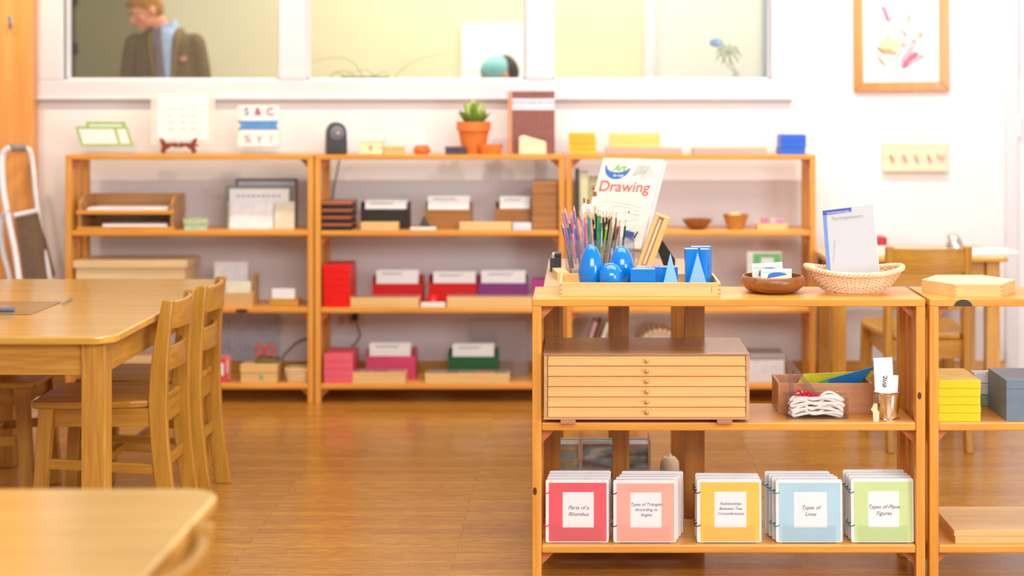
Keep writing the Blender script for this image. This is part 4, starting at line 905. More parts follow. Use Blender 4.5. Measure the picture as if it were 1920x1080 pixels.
# drawing book on a wire easel
Yd = 5.86
bw_, bh_ = .255, .365
t = thing('drawing_book', 'cream art book titled Drawing leaning back on a wire easel', 'book', (X(1143, 5.80), 5.80, Z(464, 5.80)))
t.rotation_euler = (-.52, 0, -.52)
MB().box(-bw_ / 2, bw_ / 2, 0, .012, 0, bh_).build('cover', mat('cream_cover', (214, 209, 198), .45), t, bevel=.002)
MB().box(-bw_ / 2 + .003, bw_ / 2 + .003, .0125, .024, .003, bh_ - .003).build('page_block', WHITE, t)
rd = mat('title_red', (206, 84, 60), .5, noise=0); bl = mat('arc_blue', (48, 108, 184), .5, noise=0)
text('Drawing', .062, rd, t, (-.005, -.001, bh_ * .62), (PI / 2, -math.radians(0), 0), name='title_text', bold=.0004)
arc = []
for k in range(17):
    a = math.radians(175 + 175 * k / 16); arc.append((-.052 + .054 * math.cos(a), bh_ * .90 + .052 * math.sin(a)))
arc2 = [(-.052 + .054 * math.cos(math.radians(175 + 175 * k / 16)) * .88, bh_ * .90 + .024 * math.sin(math.radians(175 + 175 * k / 16))) for k in range(16, -1, -1)]
MB().prism(arc + arc2, 'y', -.001, 0).build('blue_arc', bl, t)
text('Art', .036, mat('art_green', (130, 186, 90), .5, noise=0), t, (-.045, -.0015, bh_ * .855), shear=.3, name='small_title', bold=.0008)
text('for kids', .014, mat('pure_white', (250, 250, 250), .5, noise=0), t, (-.042, -.0016, bh_ * .785), shear=.3, name='small_title')
sk_ = MB()
for k in range(5):
    sk_.tube([(.02 + k * .011, -.001, bh_ * .80 + k * .002), (.035 + k * .011, -.001, bh_ * .92)], .0014, 5)
sk_.build('pencil_picture', mat('pencil_grey', (110, 104, 96), .6), t)
sk_ = MB()
for k in range(6):
    yy = bh_ * (.5 - .07 * k); sk_.tube(spline([(-.08 + .03 * k, -.0006, yy), (-.02 + .02 * k, -.0006, yy + .012 * math.sin(k)), (.09, -.0006, yy - .02 + .01 * k)], 8), .0006, 4)
for k in range(5):
    sk_.tube(spline([(.05 + .002 * k, -.0006, bh_ * (.75 - .03 * k) + .03), (.08, -.0006, bh_ * (.80 - .02 * k) + .03), (.105, -.0006, bh_ * (.76 - .02 * k) + .03)], 8), .0005, 4)
sk_.build('line_drawing', mat('faint_pencil', (196, 192, 188), .7), t)
t = thing('wire_easel', 'black bent wire easel holding the drawing book', 'easel', (X(1180, 5.80), 5.80, zs))
zz = Z(468, 5.84) - zs
MB().tube(spline([(-.10, 0, .003), (-.085, -.012, zz - .01), (-.08, .02, zz), (.05, .03, zz - .005), (.055, .0, zz - .01), (.06, 0, .003)], 8), .0028, 6).build('front_wire', BLACK, t, smooth=True)
MB().tube(spline([(.0, .04, zz + .14), (.0, .08, zz * .6), (0, .13, .003)], 6), .0028, 6).build('back_leg', BLACK, t, smooth=True)
MB().tube(spline([(.03, -.02, zz + .07), (.015, -.03, zz + .045), (.02, -.03, zz + .015), (.05, -.015, zz), (.055, .0, zz * .4)], 8), .0030, 6).build('hook_wire', BLACK, t, smooth=True)
o = MB().box(-.016, .016, -.005, .005, -.013, .013).build('blue_clip', mat('clip_blue', (58, 78, 150), .5), None, bevel=.002); put(o, (X(1180, 5.77), 5.768, Z(440, 5.77)), 0, (0, .25, 0)); tag(o, 'small blue clip on the wire below the book', 'clip')
# slanted wooden frame with glass tube (thermometer) and black slab
ybx = 5.66
A0 = Vector((X(1204, ybx), ybx, zs + .004)); B0 = Vector((X(1240, ybx), ybx + .0, Z(408, ybx)))
v = B0 - A0; an = math.atan2(v.x, v.z); L = v.length
t = thing('bead_frame', 'slanted long beech frame with narrow groove beside the book', 'frame', A0 + Vector((.0, 0, .0)), rot=(0, an, 0))
for a, b in ((-.022, -.010), (.010, .030)): MB().box(a, b, 0, .05, 0, L).build('rail', beech('z'), t, bevel=.002)
MB().box(-.010, .010, .012, .05, .0, L).build('groove_panel', wood('groove', (214, 178, 120), (196, 156, 98), 'z'), t)
MB().box(-.022, .030, 0, .05, L, L + .008).build('end_cap', beech('x'), t, bevel=.002)
MB().tube([(0, .008, .02), (0, .008, L - .01)], .004, 10).build('glass_rod', mat('pale_rod', (236, 224, 200), .2), t, smooth=True)
Ys = 5.72
o = MB().prism([(X(a, Ys) - X(1250, Ys), Z(b, Ys) - zs) for a, b in ((1232, 466), (1240, 447), (1266, 487), (1266, 500), (1246, 503))], 'y', 0, .02).build('black_prop', mat('matt_black', (26, 22, 22), .7), None, bevel=.001)
put(o, (X(1250, Ys), Ys, zs)); tag(o, 'black angled board propping the slanted beech frame', 'prop')
# ------------------------------------------------------------------ bowl with cards
Yb_ = 5.05
loc = Vector((X(1449, Yb_), Yb_, z)); R = 60.5 / F * Yb_; hb_ = Z(516, Yb_) - z
t = thing('round_bowl', 'round brown wooden bowl of cards on the low shelf', 'bowl', loc)
MB().lathe([(.001, 0), (R * .52, 0), (R * .78, hb_ * .12), (R * .96, hb_ * .42), (R, hb_ * .66), (R * .96, hb_ * .92), (R * .92, hb_), (R * .89, hb_), (R * .91, hb_ * .8), (R * .93, hb_ * .6), (R * .85, hb_ * .35), (R * .5, hb_ * .14), (.001, hb_ * .12)], n=64).build('bowl_body', walnut('x'), t, smooth=True)
def leafcard(lab, p0, p1, pt, pb, Y, tilt, col):
    w = (p1 - p0) / F * Y; hh = Z(pt, Y) - Z(pb, Y)
    c = thing('leaf_card', lab, 'card', (X((p0 + p1) / 2, Y), Y, Z(pb, Y)), 0, 'cards in the round wooden bowl', rot=(-.12, tilt, 0))
    MB().box(-w / 2, w / 2, 0, .012, 0, hh).build('card_pack', mat('greenish_white', col, .4), c, bevel=.0008)
    MB().prism([(w * .3 * math.cos(a) + .004, hh * .66 + hh * .13 * math.sin(a)) for a in [PI * k / 12 for k in range(13)]] + [(-w * .3, hh * .45)], 'y', -.001, 0).build('blue_leaf', mat('leaf_blue', (40, 110, 190), .4), c)
    MB().box(-w * .46, w * .46, -.0008, 0, hh * .80, hh * .815).build('rule_line', mat('green_line', (110, 150, 110), .5), c)
    return c
leafcard('pack of white cards with blue leaf, tilted at the back of the bowl', 1412, 1470, 493, 536, 5.08, -.06, (232, 240, 222))
leafcard('pack of white cards with larger blue leaf at the front of the bowl', 1427, 1485, 504, 537, 5.045, 0, (240, 244, 240))
# ------------------------------------------------------------------ wicker basket with book
Yk = 5.04; kx0 = X(1601, Yk)
t = thing('wicker_basket', 'pale oval wicker basket with braided rim on the low shelf', 'basket', (kx0, Yk, z))
LX, LY = 90 / F * Yk, .105; hk = Z(507, Yk) - z
def bk(u, a, off=0):       # u 0..1 height
    f = .50 + .50 * (u ** .55); zz = hk * u * (1 + .12 * u * math.cos(2 * a)) + .004
    return Vector(((LX * f + off) * math.copysign(abs(math.cos(a)) ** .9, math.cos(a)), (LY * f + off) * math.copysign(abs(math.sin(a)) ** .9, math.sin(a)), zz))
WK = wood('wicker', (246, 218, 184), (226, 190, 148), 'x', rough=.6, fine=120)
N = 144; b = MB()
for r in range(13):
    u = (r + .5) / 14
    b.tube([bk(u, 2 * PI * i / N, .0024 * math.sin(i * PI / 3 + r * PI) ) for i in range(N)], .0023, 5, True)
b.build('woven_wall', WK, t, smooth=True)
b = MB()
for i in range(72):
    b.tube([bk(u, 2 * PI * i / 72 + .02) for u in (.02, .25, .5, .75, .98)], .0014, 5)
b.build('stakes', mat('stake_brown', (176, 130, 86), .7), t, smooth=True)
b = MB()
for s in range(3):
    b.tube([bk(1, 2 * PI * i / 288) + Vector((math.cos(2 * PI * i / 288) * .0045 * math.cos(i * .55 + s * 2.1), math.sin(2 * PI * i / 288) * .0045 * math.cos(i * .55 + s * 2.1), .0055 * math.sin(i * .55 + s * 2.1))) for i in range(288)], .0042, 5, True)
b.build('braided_rim', WK, t, smooth=True)
b = MB()
for k in range(6): b.tube([Vector((LX * .5 * (k + .5) / 6 * math.cos(a), LY * .5 * (k + .5) / 6 * math.sin(a), .004)) for a in [2 * PI * i / 40 for i in range(40)]], .0038, 5, True)
b.build('woven_base', WK, t, smooth=True)
Yg = 5.07
t = thing('geometry_book', 'white book titled Psychogeometry with blue spine standing in the basket', 'book', (X(1599, Yg), Yg, z + .014), 0, rot=(-.04, 0, 0))
g0 = X(1599, Yg); zg = z + .014
def q(px, py): return (X(px, Yg) - g0, Z(py, Yg) - zg)
MB().prism([q(1553, 545), q(1650, 545), q(1638, 382), q(1590, 390), q(1543, 396)], 'y', 0, .003).build('cover', mat('pale_cover', (200, 203, 207), .6, noise=0), t)
MB().prism([q(1556, 545), q(1652, 545), q(1641, 388), q(1546, 399)], 'y', .0035, .016).build('page_block', WHITE, t)
MB().prism([q(1543, 396), q(1550, 395), q(1560, 545), q(1553, 545)], 'y', -.0006, 0).build('spine_strip', mat('spine_blue', (112, 150, 220), .4), t)
MB().prism([q(1543, 395.5), q(1597, 389), q(1597, 397), q(1544, 404)], 'y', -.0012, 0).build('title_band', mat('band_deep_blue', (68, 84, 180), .4), t)
bx_, bz_ = q(1572, 402)
text('THE MONTESSORI SERIES', .0068, WHITE, t, (bx_, -.0016, bz_ + .004), (PI / 2, -.11, 0), name='band_text', sx=.95)
bx_, bz_ = q(1590, 410)
text('Psychogeometry', .0150, mat('silver_ink', (176, 178, 186), .5, noise=0), t, (bx_, -.001, bz_), (PI / 2, -.10, 0), name='title_text')
bx_, bz_ = q(1566, 470)
text('MARIA MONTESSORI', .0075, mat('pale_grey', (205, 206, 210), .6, noise=0), t, (bx_, -.001, bz_), (PI / 2, -PI / 2 + .07, 0), name='side_text')
# hexagonal box
s = .148; Yh = 4.925; ch = (X(1790, Yh) + X(1880, Yh)) / 2
t = thing('hexagonal_box', 'flat hexagonal beech box with lid on the knotty shelf top', 'box', (ch, Yh + s * .866, z))
hx = [(s * math.cos(a), s * math.sin(a)) for a in [PI / 3 * k for k in range(6)]]; hh = Z(533, Yh) - z
MB().prism(hx, 'z', 0, hh - .003).build('box_body', beech('x'), t, bevel=.0008)
MB().prism([(a * .999, b_ * .999) for a, b_ in hx], 'z', hh - .0028, hh).build('lid', wood('hex_lid', (246, 214, 170), (238, 200, 150), 'x', fine=50), t, bevel=.0005)
jm = mat('end_grain', (204, 146, 96), .5)
for sx in (-1, 1):
    for k in range(3):
        a = -s / 2 if sx < 0 else s / 2 - .006; MB().box(a, a + .006, -s * .866 - .0005, -s * .866 + .002, .004 + k * .012, .009 + k * .012).build('finger_joint', jm, t)
# right unit things
stack('yellow_slab', 'bright yellow slab at right edge', 'slab', 1760, 1839, 713, 4.90, ZN[1], .22, mat('bright_yellow', (248, 206, 22), .4), 5, 'stack of bright yellow slabs', jit=.0008)
loc = Vector((X(1887, 4.90), 4.90, ZN[1])); hh = Z(713, 4.9) - ZN[1]
t = thing('grey_box', 'large blue-grey box beside the yellow slabs', 'box', loc)
MB().box(0, .20, 0, .22, 0, hh - .028).build('box_body', mat('blue_grey', (112, 130, 146), .4), t, bevel=.001)
MB().box(0, .20, 0, .22, hh - .0275, hh).build('lid', mat('blue_grey', (112, 130, 146), .4), t, bevel=.001)
for k, (c, lab) in enumerate((((140, 160, 130), 'green-covered magazine, lowest in the pile behind yellow slabs'), ((206, 204, 206), 'grey-white magazine in the middle of the pile behind yellow slabs'), ((226, 222, 226), 'white magazine, topmost in the pile behind yellow slabs'))):
    o = MB().box(-.04, .03, -.02, .02, 0, .036).build('magazine', mat('mag_%d' % k, c, .4), None, bevel=.004); put(o, (X(1840, 5.16) + .004 * k, 5.155, ZN[1] + .037 * k), .05 * k); tag(o, lab, 'magazine', 'magazines behind the yellow slabs')
loc = Vector((X(1789, 4.9), 4.9, ZN[2]))
t = thing('flat_box', 'wide flat beech box with lid on the bottom right shelf', 'box', loc)
MB().box(0.004, .5, .002, .28, 0, .022).build('box_body', beech('x'), t, bevel=.001)
MB().box(0, .505, 0, .283, .0225, .040).build('lid', beech('x'), t, bevel=.001)
# acrylic bins and ivory bottle on the stand's lower shelf
CB = clear('bin_acrylic', (236, 234, 238), .04, 1.3)
def art(name, cols, sc):
    m = mat(name, cols[0], .5); r = [n for n in m.node_tree.nodes if n.type == 'VALTORGB'][0]; r.color_ramp.interpolation = 'LINEAR'
    r.color_ramp.elements[0].color = (*lin(cols[0]), 1); r.color_ramp.elements[0].position = .38; r.color_ramp.elements[1].color = (*lin(cols[1]), 1); r.color_ramp.elements[1].position = .60
    e = r.color_ramp.elements.new(.5); e.color = (*lin(cols[2]), 1)
    n = [n for n in m.node_tree.nodes if n.type == 'TEX_NOISE'][0]; n.inputs['Scale'].default_value = sc
    mp = m.node_tree.nodes.new('ShaderNodeMapping'); mp.inputs['Scale'].default_value = (1, 1, 3)
    tc = [q for q in m.node_tree.nodes if q.type == 'TEX_COORD'][0]; m.node_tree.links.new(tc.outputs['Object'], mp.inputs[0]); m.node_tree.links.new(mp.outputs[0], n.inputs['Vector'])
    return m
Ybn = 5.50
for r, (pt, zb_) in enumerate(((873, .082), (816, .195))):
    for a, b2, lab in ((1046, 1088, 'left'), (1089, 1219, 'right')):
        loc, w_, h_ = at(a, b2, pt, Ybn, zb_); h_ = .108
        t = thing('card_bin', 'clear plastic bin of picture cards, %s %s of four' % (('lower', 'upper')[r], lab), 'bin', loc, 0, 'clear picture card bins on the stand')
        fr = MB().tube([(x, 0, zq) for x, zq in rrect(-w_ / 2, w_ / 2, .002, h_ - .002, .008, 4)], .0022, 6, True)
        fr.build('front_rim', mat('bin_rim', (186, 176, 186), .25), t, smooth=True)
        MB().box(-w_ / 2, w_ / 2, .0, .16, 0, .002).build('base_panel', CB, t)
        for s2 in (-1, 1): MB().box(*(sorted((s2 * w_ / 2, s2 * (w_ / 2 - .002)))), .002, .16, .002, h_ - .004).build('side_panel', CB, t)
        c = MB().box(-w_ / 2 + .006, w_ / 2 - .006, 0, .10, 0, h_ * .78).build('picture_cards', art('art_%d%s' % (r, lab), ((150, 190, 190), (226, 214, 170), (190, 170, 140)) if lab == 'left' else ((150, 110, 104), (208, 198, 196), (130, 176, 172)), 11), None, bevel=.001)
        put(c, loc + Vector((0, .012, .0025))); tag(c, 'pack of painted picture cards in the %s %s clear bin' % (('lower', 'upper')[r], lab), 'cards', 'picture cards in the clear bins')
loc = Vector((X(1256, 5.6), 5.62, .081)); t = thing('ivory_bottle', 'ivory squat bottle with pointed cap behind the booklets', 'bottle', loc)
R = 18 / F * 5.6
MB().lathe([(.001, 0), (R, 0), (R, .10), (R * .94, .118), (R * .6, .132), (.001, .134)], n=28).build('bottle_body', mat('ivory_plastic', (240, 220, 188), .45), t, smooth=True)
MB().lathe([(.010, .132), (.007, .140), (.002, .146)], n=16).build('cap', mat('ivory_plastic', (240, 220, 188), .45), t, smooth=True)
# ================================================================== TABLES AND CHAIRS
def table(label, xa, xb, ya, yb, ht, r, group, leg=.075, inset=.035, apron=.10):
    t = thing('long_table', label, 'table', ((xa + xb) / 2, (ya + yb) / 2, 0), 0, group); w = (xb - xa) / 2; d = (yb - ya) / 2
    MB().prism(rrect(-w, w, -d, d, r, 8), 'z', ht - .026, ht).build('tabletop', oak_top('x'), t, bevel=.007, seg=3)
    for sx in (-1, 1):
        for sy in (-1, 1):
            x0 = sx * (w - inset) - (leg if sx > 0 else 0); y0 = sy * (d - inset) - (leg if sy > 0 else 0)
            MB().box(x0, x0 + leg, y0, y0 + leg, 0, ht - .026).build('leg', oak('z'), t, bevel=.004)
        y0 = sx * (d - inset - .02); MB().box(-w + inset + leg, w - inset - leg, y0 - .01, y0 + .01, ht - .026 - apron, ht - .026).build('apron', oak('x'), t, bevel=.002)
        x0 = sx * (w - inset - .02); MB().box(x0 - .01, x0 + .01, -d + inset + leg, d - inset - leg, ht - .026 - apron, ht - .026).build('apron', oak('y'), t, bevel=.002)
    return t
TX1 = X(212, 4.93)
table('long oak table with a clipboard on it', -2.37, TX1, 4.93, 6.47, .74, .07, 'oak tables')
table('blurred oak table in the foreground at lower left', -2.3, X(408, 2.98), 1.7, 3.04, .74, .07, 'oak tables')
def make_chair(label, group):
    t = thing('wooden_chair', label, 'chair', (0, 0, 0), 0, group)
    def post(sy):
        zs_ = [0, .10, .20, .30, .40, .45, .55, .65, .72, .79]
        xo = [.104, .088, .076, .066, .061, .0605, .0625, .068, .074, .082]; xi = [.045, .030, .016, .006, 0, -.002, .004, .017, .030, .046]
        rings = []
        for zz, a, b in zip(zs_, xi, xo):
            y0, y1 = (sy * .165, sy * .137)
            rings.append([Vector((.18 + a, y0, zz)), Vector((.18 + b, y0, zz)), Vector((.18 + b, y1, zz)), Vector((.18 + a, y1, zz))])
        MB().loft(rings).build('rear_leg', wood('chair_oak', (198, 144, 54), (170, 114, 34), 'z', rough=.32, fine=70), t, bevel=.004, smooth=True, angle=25)
    CO = lambda a: wood('chair_oak', (198, 144, 54), (170, 114, 34), a, rough=.32, fine=70)
    for s in (-1, 1):
        post(s)
        MB().loft([[Vector((-.20 - .012 + dx, s * (.175 + dy), 0)) for dx, dy in ((0, -.02), (.04, -.02), (.04, .02), (0, .02))],
                   [Vector((-.185 + dx, s * (.165 + dy), .428)) for dx, dy in ((0, -.022), (.048, -.022), (.048, .022), (0, .022))]]).build('front_leg', CO('z'), t, bevel=.003)
        MB().box(-.14, .182, s * .15 - .011, s * .15 + .011, .362, .425).build('seat_rail', CO('x'), t, bevel=.002)
        MB().loft([[Vector((-.165, s * .165 - .009 + a, .222 + b)) for a, b in ((0, 0), (.018, 0), (.018, .034), (0, .034))], [Vector((.20, s * .151 - .009 + a, .200 + b)) for a, b in ((0, 0), (.018, 0), (.018, .034), (0, .034))]]).build('stretcher', CO('x'), t, bevel=.002)
    MB().box(-.172, -.152, -.145, .145, .362, .425).build('seat_rail', CO('y'), t, bevel=.002)
    MB().box(.19, .21, -.139, .139, .352, .425).build('seat_rail', CO('y'), t, bevel=.002)
    MB().box(.205, .222, -.139, .139, .205, .24).build('stretcher', CO('y'), t, bevel=.002)
    MB().box(-.01, .01, -.155, .155, .212, .24).build('stretcher', CO('y'), t, bevel=.002)
    pl_ = [(-.215, -.165), (-.20, -.185), (-.10, -.192), (.12, -.170), (.182, -.155), (.182, -.132), (.215, -.132), (.215, .132), (.182, .132), (.182, .155), (.12, .170), (-.10, .192), (-.20, .185), (-.215, .165)]
    o = MB().prism(pl_, 'z', .426, .452).build('seat', CO('x'), t, bevel=.008, seg=3)
    for z0, z1, xb in ((.688, .782, .235), (.545, .628, .212)):
        P = []
        for k in range(13):
            y = -.139 + .278 * k / 12; bow = .026 * (1 - (y / .139) ** 2); P.append((xb + bow, y))
        poly = P + [(a + .016, b) for a, b in P[::-1]]
        M = Matrix.Identity(4)
        MB().prism(poly, 'z', z0, z1).build('back_slat', CO('y'), t, bevel=.003, smooth=True, angle=40)
    return t
gch = 'matching oak ladder-back chairs'
chA = make_chair('oak ladder-back chair pushed in at the near right of the long table', gch)
put(chA, (-1.642, 5.57, 0), 0)
dup(chA, (-1.622, 5.97, 0), 0, 'oak ladder-back chair just beyond the nearest one at the long table')
dup(chA, (-2.19, 5.93, 0), PI + .06, 'oak chair facing right on the far side under the long table')
dup(chA, (-.860, 2.45, 0), 0, 'blurred oak chair at the foreground table, only its backrest showing')
dch = dup(chA, (X(1735, 6.72), 6.92, 0), -PI / 2, 'oak ladder-back chair tucked under the desk by the wall'); dch.scale = (1.08, 1.08, 1.08)
# desk by the wall
dx0, dx1 = X(1548, 7.33), X(1893, 7.33)
t = thing('small_desk', 'small oak desk against the wall behind the basket', 'desk', ((dx0 + dx1) / 2, 7.33, 0)); w = (dx1 - dx0) / 2
MB().prism(rrect(-w, w, 0, .6, .03), 'z', .716, .74).build('desktop', oak_top('x'), t, bevel=.006, seg=3)
for a in (-w + .04, w - .095):
    for b in (.04, .50): MB().box(a, a + .062, b, b + .062, 0, .716).build('leg', oak('z'), t, bevel=.003)
for b in (.06, .53): MB().box(-w + .1, w - .1, b, b + .02, .60, .716).build('apron', oak('x'), t)
for a in (-w + .05, w - .07): MB().box(a, a + .02, .1, .5, .60, .716).build('apron', oak('y'), t)
zd = .74
o = MB().box(-.16, .16, -.08, .08, 0, .018).build('paper_stack', WHITE, None, bevel=.004); put(o, (X(1835, 7.5), 7.48, zd), .1); tag(o, 'white papers lying on the right end of the desk', 'paper')
o = MB().box(-.05, .05, -.06, .06, 0, .075).build('red_box', mat('dark_red_box', (180, 40, 44), .4), None, bevel=.004); put(o, (X(1640, 7.55), 7.56, zd)); tag(o, 'dark red box on the desk right of the standing book', 'box')
o = MB().box(-.05, .05, -.04, .04, 0, .04).build('white_box', mat('pale_rose', (246, 226, 214), .5), None, bevel=.003); put(o, (X(1648, 7.42), 7.42, zd)); tag(o, 'pale box on the desk in front of the dark red box', 'box')
t = thing('desk_ornament', 'small silvery ornament on the desk behind the chair back', 'ornament', (X(1790, 7.6), 7.6, zd))
MB().lathe([(.001, 0), (.04, 0), (.042, .03), (.03, .06), (.012, .08), (.001, .085)], n=24).build('body', mat('soft_silver', (210, 200, 185), .25, .8, 0), t, smooth=True)
MB().ball((-.02, 0, .07), .016, 12).build('knob', mat('soft_silver', (210, 200, 185), .25, .8, 0), t, smooth=True)
# clipboard and pen
t = thing('clipboard', 'brown clipboard with steel clip on the long table', 'clipboard', (X(115, 5.74) - .115, 5.58, .7405), 0)
MB().prism(rrect(-.115, .115, -.16, .16, .01), 'z', 0, .003).build('board', wood('hardboard', (184, 140, 82), (164, 120, 66), 'x', rough=.35), t, bevel=.0006)
stl = mat('steel', (190, 192, 196), .2, 1, 0)
MB().box(-.055, .055, -.152, -.125, .003, .007).build('clip', stl, t, bevel=.001); MB().tube([(-.05, -.128, .013), (.05, -.128, .013)], .008, 10).build('clip_spring', stl, t, smooth=True)
MB().prism([(-.045, -.122), (.045, -.122), (.016, -.045), (-.016, -.045)], 'z', .014, .017).build('clip_lever', stl, t)
p0_, p1_ = Vector((X(116, 5.66), 5.66, .7485)), Vector((X(141, 5.86), 5.86, .7445))
v = p1_ - p0_; t = thing('pen', 'silver pen lying at the clipboard corner', 'pen', p0_, rot=v.to_track_quat('Z', 'Y').to_euler())
L = .145
MB().lathe([(.0012, 0), (.004, .012), (.0044, L * .6), (.0044, L), (.001, L)], n=14).build('barrel', mat('pen_grey', (150, 156, 158), .3, .4, 0), t, smooth=True)
MB().box(-.001, .001, .0044, .006, L - .045, L - .003).build('clip', stl, t)
# ================================================================== LEFT: wooden cabinet and step stool
cx1 = X(60, 7.98)
t = thing('wood_partition', 'tall honey wood panel with steel hook at the left edge', 'panel', (cx1 - .45, 7.98, 0))
MB().box(-.45, .45, 0, .10, 0, 2.6).build('panel_board', wood('cabinet_pine', (240, 172, 96), (228, 152, 74), 'z', rough=.35, fine=26), t, bevel=.003)
hx_ = X(17, 7.96) - t.location.x; hz_ = Z(42, 7.96)
MB().box(hx_ - .009, hx_ + .009, -.006, 0, hz_ - .03, hz_ + .035).build('hook_plate', stl, t, bevel=.002)
MB().tube(spline([(hx_, -.004, hz_ + .01), (hx_, -.02, hz_ - .02), (hx_ + .012, -.035, hz_ - .025), (hx_ + .024, -.04, hz_ - .008)], 6), .004, 8).build('hook', stl, t, smooth=True)
# folded step stool leaning on the cabinet
Yl = 7.76
t = thing('step_stool', 'folded white step stool with ribbed brown tread leaning at left', 'step stool', (X(40, Yl), Yl, 0))
lx = t.location.x
def L3(px, py, dy): return Vector((X(px, Yl + dy) - lx, dy, Z(py, Yl + dy)))
WM = mat('white_enamel', (238, 238, 242), .25)
fz = [L3(38, 540, .0), L3(28, 470, .03), L3(10, 380, .06), L3(4, 330, .08), L3(4, 296, .1), L3(10, 282, .1), L3(20, 277, .1)]
bz = [L3(46, 277, .16), L3(56, 283, .17), L3(62, 310, .17), L3(68, 370, .14), L3(78, 440, .12), L3(96, 540, .08)]
down0 = Vector((fz[0].x + .10, -.08, .02)); down1 = Vector((bz[-1].x + .03, 0, .02))
MB().tube(spline([down0, fz[0].lerp(down0, .5)] + fz, 6), .0155, 10).build('frame_tube', WM, t, smooth=True)
MB().tube(spline(bz + [bz[-1].lerp(down1, .5), down1], 6), .012, 10).build('frame_tube', WM, t, smooth=True)
MB().tube([fz[-1], bz[0]], .019, 12).build('grip', mat('grey_grip', (150, 140, 134), .7), t, smooth=True)
P = [L3(28, 408, .04), L3(70, 399, .11), L3(100, 516, .10), L3(52, 560, .02)]
tr = MB(); n_ = Vector((0, -.012, 0))
vs = [tr.bm.verts.new(p) for p in P] + [tr.bm.verts.new(p + Vector((0, .03, 0))) for p in P]
for f in ((0, 1, 2, 3), (7, 6, 5, 4), (0, 4, 5, 1), (1, 5, 6, 2), (2, 6, 7, 3), (3, 7, 4, 0)): tr.bm.faces.new([vs[i] for i in f])
tread = tr.build('tread', mat('tread_brown', (112, 88, 66), .7), t, bevel=.004)
rb = MB()
for k in range(24):
    u = (k + .7) / 25; rb.tube([P[0].lerp(P[3], u) + Vector((.008, -.002, 0)), P[1].lerp(P[2], u) + Vector((-.008, -.002, 0))], .0028, 5)
rb.build('tread_ribs', mat('tread_rib', (134, 108, 84), .7), tread)
MB().tube([P[0] + Vector((-.005, -.004, .01)), P[1] + Vector((0, 0, .01))], .012, 8).build('tread_edge', WM, t, smooth=True)
MB().tube(spline([L3(12, 395, .12), L3(2, 415, .13), L3(6, 470, .10), L3(22, 540, .06), Vector((L3(22, 540, .06).x + .10, .0, .02))], 6), .013, 8).build('rear_leg', WM, t, smooth=True)
MB().ball(L3(18, 395, .045) + Vector((0, -.014, 0)), .006, 8).build('rivet', stl, t)
# ================================================================== WALL: picture and hook rack
Yp = YW - .03
px0, px1, pz0 = X(1602, Yp), X(1780, Yp), Z(171, Yp)
t = thing('framed_picture', 'botanical magnolia print in an orange wooden frame on the wall', 'picture', ((px0 + px1) / 2, Yp, pz0), rot=(0, -.008, 0)); w = (px1 - px0) / 2; fh = .70; fw = .046
fm = wood('frame_orange', (232, 140, 56), (210, 112, 40), 'z', rough=.25)
for nm, pts in (('frame_side', [(-w, 0), (-w + fw, fw), (-w + fw, fh - fw), (-w, fh)]), ('frame_side', [(w, 0), (w - fw, fw), (w - fw, fh - fw), (w, fh)]), ('frame_rail', [(-w, 0), (w, 0), (w - fw, fw), (-w + fw, fw)]), ('frame_rail', [(-w, fh), (w, fh), (w - fw, fh - fw), (-w + fw, fh - fw)])):
    MB().prism(pts, 'y', 0, .028).build(nm, fm, t, bevel=.004)
art_ = MB().box(-w + fw - .004, w - fw + .004, .012, .016, fw - .004, fh - fw + .004).build('print_sheet', mat('print_white', (226, 222, 222), .4, noise=.01), t)
art_.parent = t
cxp = (1602 + 1780) / 2
def ap(px, py): return Vector((X(px, Yp) - t.location.x, .0105, Z(py, Yp) - t.location.z))
twig = MB()
for pts in (((1668, 45), (1680, 55), (1695, 60), (1697, 75), (1690, 100)), ((1697, 60), (1705, 40), (1707, 28)), ((1697, 62), (1718, 80), (1720, 85)), ((1690, 100), (1680, 110), (1665, 108)), ((1690, 85), (1710, 82), (1726, 66)), ((1720, 102), (1730, 105), (1735, 106))):
    twig.tube(spline([ap(*p) for p in pts], 6), .0025, 5)
twig.build('painted_twigs', mat('twig_brown', (150, 104, 76), .8), art_)
def petal(a, b, wd, nm, m):
    A, B = ap(*a), ap(*b); d_ = (B - A); L = d_.length; an_ = math.atan2(d_.x, d_.z)
    MB().ball((A + B) / 2, (wd, .0016, L / 2), 16, Matrix.Rotation(an_, 4, 'Y')).build(nm, m, art_, smooth=True)
pk, pk2, yl, gn, gn2 = [mat(n, c, .8, noise=.06, nscale=60) for n, c in (('petal_pink', (196, 100, 126)), ('petal_pale', (222, 168, 182)), ('petal_cream', (226, 206, 166)), ('leaf_olive', (140, 130, 60)), ('bud_tan', (196, 158, 116)))]
petal((1658, 10), (1668, 42), .010, 'painted_petal', pk); petal((1682, 18), (1668, 42), .008, 'painted_petal', pk2); petal((1650, 5), (1666, 38), .007, 'painted_petal', pk2)
petal((1655, 100), (1672, 62), .030, 'painted_petal', yl); petal((1672, 102), (1690, 70), .022, 'painted_petal', yl); petal((1645, 90), (1685, 100), .016, 'painted_petal', gn2)
petal((1692, 128), (1722, 98), .018, 'painted_petal', pk); petal((1690, 118), (1716, 84), .016, 'painted_petal', pk2); petal((1690, 124), (1734, 106), .010, 'painted_petal', pk2)
petal((1644, 88), (1662, 102), .006, 'painted_leaf', gn); petal((1646, 104), (1662, 126), .006, 'painted_leaf', gn); petal((1726, 58), (1730, 72), .008, 'painted_bud', gn2); petal((1704, 24), (1708, 42), .006, 'painted_bud', gn2)
Yr_ = YW - .02
t = thing('hook_rack', 'pale wooden key rack with small pegs on the wall', 'rack', (X(1717, Yr_), Yr_, Z(320, Yr_)))
w = 62 / F * Yr_; hh = Z(268, Yr_) - Z(320, Yr_)
